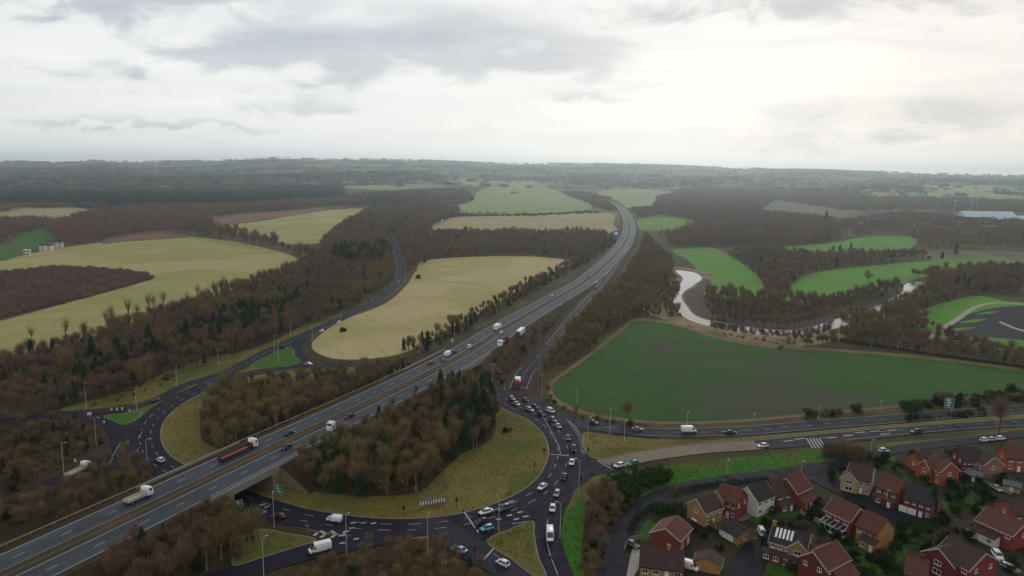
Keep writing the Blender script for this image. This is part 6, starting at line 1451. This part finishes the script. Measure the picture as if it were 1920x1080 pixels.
# rough grass standing on the island and the verges
def tuft(seed, mat):
    rng = np.random.default_rng(seed); n = 26; th = rng.uniform(0, 6.28, n); r_ = rng.uniform(0, .35, n)
    B = np.stack([r_ * np.cos(th), r_ * np.sin(th), np.zeros(n)], 1); dv = unit(np.stack([np.cos(th) * .5, np.sin(th) * .5, np.ones(n)], 1) + rng.normal(size=(n, 3)) * .25)
    return tris_mesh('tuft', twigs(B, dv, rng.uniform(.18, .5, n), rng.uniform(.04, .09, n), rng), [M[mat]])
M['drygrass'] = twig_mat('dry_grass', (.185, .150, .042), (.225, .180, .056), (.160, .138, .036)); M['greengrass'] = twig_mat('green_grass', (.060, .095, .012), (.090, .110, .018), (.050, .080, .010))
def tufts(poly, spacing, z, seed, woods=()):
    rng = np.random.default_rng(seed); P = np.array([(p.x, p.y) for p in poly]); lo, hi = P.min(0), P.max(0)
    n = int((hi[0] - lo[0]) * (hi[1] - lo[1]) / spacing ** 2); X = rng.uniform(lo[0], hi[0], n); Y = rng.uniform(lo[1], hi[1], n)
    pt = np.sin(X / 5.1 + 2 * np.sin(Y / 7.3)) * np.sin(Y / 4.3 + 1.7 * np.sin(X / 9.1)) + .5 * np.sin(X / 1.9) * np.sin(Y / 2.3)
    k_ = inside([(p[0], p[1]) for p in P], X, Y) & (rng.random(n) < .5 + .2 * pt); X, Y = X[k_], Y[k_]
    k_ = mw_off(X, Y)[0] > 24; X, Y = X[k_], Y[k_]
    k_ = road_clear(X, Y, -1.2); X, Y = X[k_], Y[k_]
    return np.stack([X, Y, np.full(len(X), z)], 1)
_G = np.concatenate([tufts(RING_IN, 1.0, .3, 3), tufts(pts([(110, 770), (230, 735), (330, 705), (420, 670), (500, 645), (580, 606), (640, 590), (650, 598), (560, 628), (470, 668), (400, 692), (300, 735), (240, 758), (130, 772)]), 1.0, .12, 4),
                     tufts(pts([(1098, 812), (1200, 824), (1300, 829), (1422, 821), (1425, 826), (1300, 834), (1190, 849), (1120, 862), (1102, 852)]), .9, .32, 5), tufts(pts([(1062, 960), (1080, 945), (1095, 930), (1095, 985), (1090, 1040), (1092, 1100), (1068, 1100), (1052, 1020)]), .8, .14, 6),
                     tufts(pts([(1150, 893), (1230, 878), (1330, 864), (1430, 853), (1530, 846), (1610, 842), (1600, 858), (1520, 872), (1400, 890), (1300, 905), (1240, 918), (1180, 915)]), .9, .14, 7), tufts(pts([(915, 1016), (960, 994), (998, 979), (1000, 1000), (1008, 1045), (1022, 1085), (1010, 1085), (960, 1050)]), .7, .32, 8), tufts(pts([(484, 995), (540, 1003), (592, 1014), (545, 1030), (480, 1050), (440, 1062), (450, 1020)]), .7, .32, 9)])
_green = (_G[:, 2] > .135) & (_G[:, 2] < .145)
_n = len(_G); _g = np.random.default_rng(12)
scatter('rough_grass', [tuft(1, 'drygrass'), tuft(2, 'drygrass'), tuft(3, 'greengrass')], _G, _g.uniform(0, 6.28, _n).tolist(), _g.uniform(.4, .95, _n).tolist(), np.where((_g.random(_n) < .3) | _green, 2, _g.integers(0, 2, _n)).tolist(), 'rough tufted grass on the roundabout island and the verges', 'grass')
# garden hedges
def hedge(px, h, w, label, mat='leafdark'):
    P = catmull(pts(px), 1.0); t = thing('hedge', label, 'hedge', (0, 0, 0), 0, None); n = len(P) * 55; rng = np.random.default_rng(len(P))
    i = rng.integers(0, len(P), n); pp = np.array([(p.x, p.y) for p in P])[i] + rng.normal(size=(n, 2)) * .4
    off = rng.uniform(-1, 1, (n, 2)) * w / 2; z = rng.uniform(.05, 1.0, n) ** .6 * h * (1 + .12 * np.sin(i * .9))
    B = np.stack([pp[:, 0] + off[:, 0], pp[:, 1] + off[:, 1], z], 1); dv = unit(rng.normal(size=(n, 3)) + np.array([0, 0, .5]))
    link('foliage', tris_mesh('foliage', twigs(B, dv, rng.uniform(.25, .5, n), rng.uniform(.15, .35, n), rng), [M[mat]]), t)
for q in [([(1262, 926), (1330, 912), (1440, 901)], 1.2, .8, 'long low hedge along the residential road behind the upper row of houses'), ([(1440, 968), (1480, 955), (1520, 945)], 2.0, 1.0, 'hedge across the back gardens below the red houses of the upper row'),
          ([(1500, 945), (1530, 965), (1548, 985)], 1.8, 1.0, 'hedge left of the house with the conservatory'), ([(1600, 1005), (1622, 1028), (1650, 1045)], 1.6, 1.2, 'bright hedge crossing the lawn below the tan brick house', 'leaf'), ([(1650, 1045), (1668, 1062), (1690, 1078)], 1.6, 1.2, 'bright hedge running down to the bottom edge', 'leaf'),
          ([(1672, 990), (1720, 985), (1780, 985)], 2.2, 1.4, 'dark hedge behind the turning head'), ([(1690, 1012), (1740, 1020), (1768, 1030)], 2.2, 1.4, 'dark hedge above the sweeping dark roofs'), ([(1780, 940), (1830, 965), (1855, 985)], 2.0, 1.2, 'dark hedge left of the long-guttered house'),
          ([(1562, 905), (1558, 885), (1590, 868)], 2.4, 1.5, 'dark hedge around the cream brick house'), ([(1640, 866), (1690, 880), (1712, 892)], 2.0, 1.2, 'dark hedge behind the red house with white bays'), ([(1780, 880), (1830, 893), (1880, 900)], 2.0, 1.3, 'dark hedge below the far right row of houses'),
          ([(1430, 1022), (1440, 1000), (1448, 985)], 1.8, 1.0, 'hedge at the left end of the house with roof panels'), ([(1180, 1000), (1200, 970), (1228, 950)], 1.4, 1.4, 'rough hedge along the inside of the road bend'), ([(1540, 862), (1600, 858), (1632, 856)], 2.0, 2.0, 'dark hedge at the end of the green bank')]:
    hedge(*q[:4], *(q[4:]))
# ---- far woods
def far_wood(name, px, spacing, kinds, label, hs=1.0, seed=0, prob=None):
    P = fill(px, spacing, seed=300 + seed, roads=False, mwclear=30, prob=prob); rng = np.random.default_rng(seed + 50); n = len(P)
    scatter(name, kinds, P, rng.uniform(0, 6.28, n).tolist(), (hs * rng.uniform(.75, 1.25, n)).tolist(), rng.integers(0, len(kinds), n).tolist(), label, 'woods')
MIXK = CL_BARE + CL_CON
for _x, _y, _r in ((1388, 393, 75), (1500, 402, 90), (1470, 402, 60), (1535, 404, 60), (1340, 445, 22), (1450, 448, 25), (1520, 440, 25)):
    _p = at(_x, _y); KEEP.append((_p.x, _p.y, _r))
far_wood('far_woodland', [(-80, 420), (0, 402), (60, 388), (160, 389), (240, 392), (300, 398), (330, 412), (400, 408), (480, 398), (600, 390), (700, 384), (840, 392), (880, 376), (870, 364), (760, 370), (640, 376), (520, 382), (430, 389), (300, 391), (-80, 389)], 17, CL_BARE, 'dark brown woods beyond the left pastures', 1.0, 1)
far_wood('far_woodland', [(110, 445), (108, 420), (180, 398), (300, 400), (350, 412), (390, 410), (395, 432), (340, 442), (300, 432), (220, 446), (150, 462), (120, 466)], 17, CL_RED, 'reddish brown wood at the head of the big pasture', 1.0, 2)
far_wood('far_woodland', [(-80, 455), (-60, 420), (60, 412), (105, 420), (100, 430), (60, 432), (0, 462)], 19, CL_RED, 'russet wood at the left edge behind the green meadow', .9, 3)
far_wood('far_woodland', [(-80, 376), (200, 378), (400, 374), (640, 366), (640, 352), (500, 350), (200, 352), (-80, 352)], 26, CL_CON + CL_BARE, 'dark evergreen and brown woods on the left horizon plain', 1.2, 4)
far_wood('far_woodland', [(-80, 388), (300, 390), (440, 388), (520, 380), (640, 374), (640, 356), (560, 354), (480, 362), (300, 368), (-80, 366)], 16, CL_CON, 'dark conifer plantation beyond the left pastures', 1.25, 5)
far_wood('far_woodland', [(640, 372), (760, 362), (870, 358), (884, 376), (800, 390), (700, 384)], 18, MIXK, 'dark mixed wood behind the wooded knoll', 1.1, 6)
far_wood('far_woodland', [(-80, 350), (200, 350), (600, 346), (860, 340), (820, 330), (500, 330), (-80, 333)], 42, MIXK, 'hazy woods along the foot of the left hills', 1.5, 7, .75)
far_wood('far_woodland', [(1228, 392), (1238, 370), (1300, 362), (1450, 376), (1420, 396), (1440, 404), (1560, 414), (1570, 440), (1560, 452), (1470, 462), (1400, 462), (1330, 463), (1285, 466), (1245, 450), (1300, 430), (1318, 418), (1262, 406)], 16, CL_BARE, 'brown wood between the motorway and the golf course', 1.0, 8)
far_wood('far_woodland', [(1560, 428), (1640, 408), (1700, 398), (1800, 412), (1940, 420), (1940, 470), (1760, 472), (1712, 458), (1700, 442), (1610, 444)], 24, CL_BARE + CL_RED, 'scattered brown trees around the distant buildings on the right', .9, 9, .7)
far_wood('far_woodland', [(1240, 362), (1300, 355), (1500, 356), (1640, 372), (1800, 374), (1940, 380), (1940, 402), (1700, 396), (1600, 400), (1450, 378)], 30, CL_BARE, 'brown belt of trees below the right hand hills', 1.1, 10, .8)
far_wood('far_woodland', [(900, 338), (1040, 344), (1140, 354), (1300, 352), (1500, 350), (1700, 346), (1930, 352), (1930, 344), (1500, 336), (1100, 330), (900, 330)], 50, MIXK, 'hazy hedges and copses along the foot of the right hills', 1.3, 11, .5)
far_wood('far_woodland', [(1060, 364), (1090, 362), (1140, 374), (1158, 386), (1160, 396), (1150, 400), (1110, 384)], 13, CL_BARE, 'brown trees where the motorway disappears', .9, 12)
far_wood('far_woodland', [(1196, 408), (1190, 394), (1225, 392), (1240, 400), (1200, 412), (1206, 440), (1200, 430)], 12, CL_BARE, 'brown trees on the outside of the far motorway bend', .8, 13)
far_wood('far_woodland', [(860, 402), (900, 400), (1000, 402), (1100, 397), (1135, 399), (1000, 406), (860, 406)], 16, CL_CON, 'dark hedge between the two dry fields', .35, 14, .8)
# copses and hedges over the far hills
_h = np.random.default_rng(77); _n = 30000
_r = np.sqrt(_h.uniform(3300 ** 2, 8300 ** 2, _n)); _a = _h.uniform(-.72, .72, _n); _X, _Y = _r * np.sin(_a), _r * np.cos(_a)
_w = np.sin(_X / 410 + 1.5 * np.sin(_Y / 520)) * np.sin(_Y / 330 + 1.2 * np.sin(_X / 610)) + .6 * np.sin(_X / 170 + 2.1) * np.sin(_Y / 145)
_hx = np.abs(((_X + 60 * np.sin(_Y / 300)) / 380) % 1 - .5) < .03; _hy = np.abs(((_Y + 80 * np.sin(_X / 350)) / 460) % 1 - .5) < .03
_k = (_w > .42) & (_h.random(_n) < .8) | ((_hx | _hy) & (_h.random(_n) < .9)); _X, _Y = _X[_k], _Y[_k]; _n = len(_X)
scatter('hill_woodland', MIXK, np.stack([_X, _Y, height(_X, _Y) - .5], 1), _h.uniform(0, 6.28, _n).tolist(), _h.uniform(.9, 1.7, _n).tolist(), _h.integers(0, len(MIXK), _n).tolist(), 'copses and hedges scattered over the far hills', 'woods')

# ================================================================== HAZE
m = bpy.data.materials.new('haze'); m.use_nodes = True; n_ = m.node_tree; n_.nodes.clear()
pv = n_.nodes.new('ShaderNodeVolumePrincipled'); pv.inputs['Color'].default_value = (.78, .92, 1.0, 1); pv.inputs['Density'].default_value = 0.0001; pv.inputs['Anisotropy'].default_value = 0.8
mo = n_.nodes.new('ShaderNodeOutputMaterial'); n_.links.new(pv.outputs[0], mo.inputs[1])
hb = MB(); hb.box(-13200, 13200, -13200, 13200, -3, 245); o = link('haze', hb.mesh('haze', m)); tag(o, kind='stuff'); o['label'] = 'thin pale haze lying over the whole countryside'
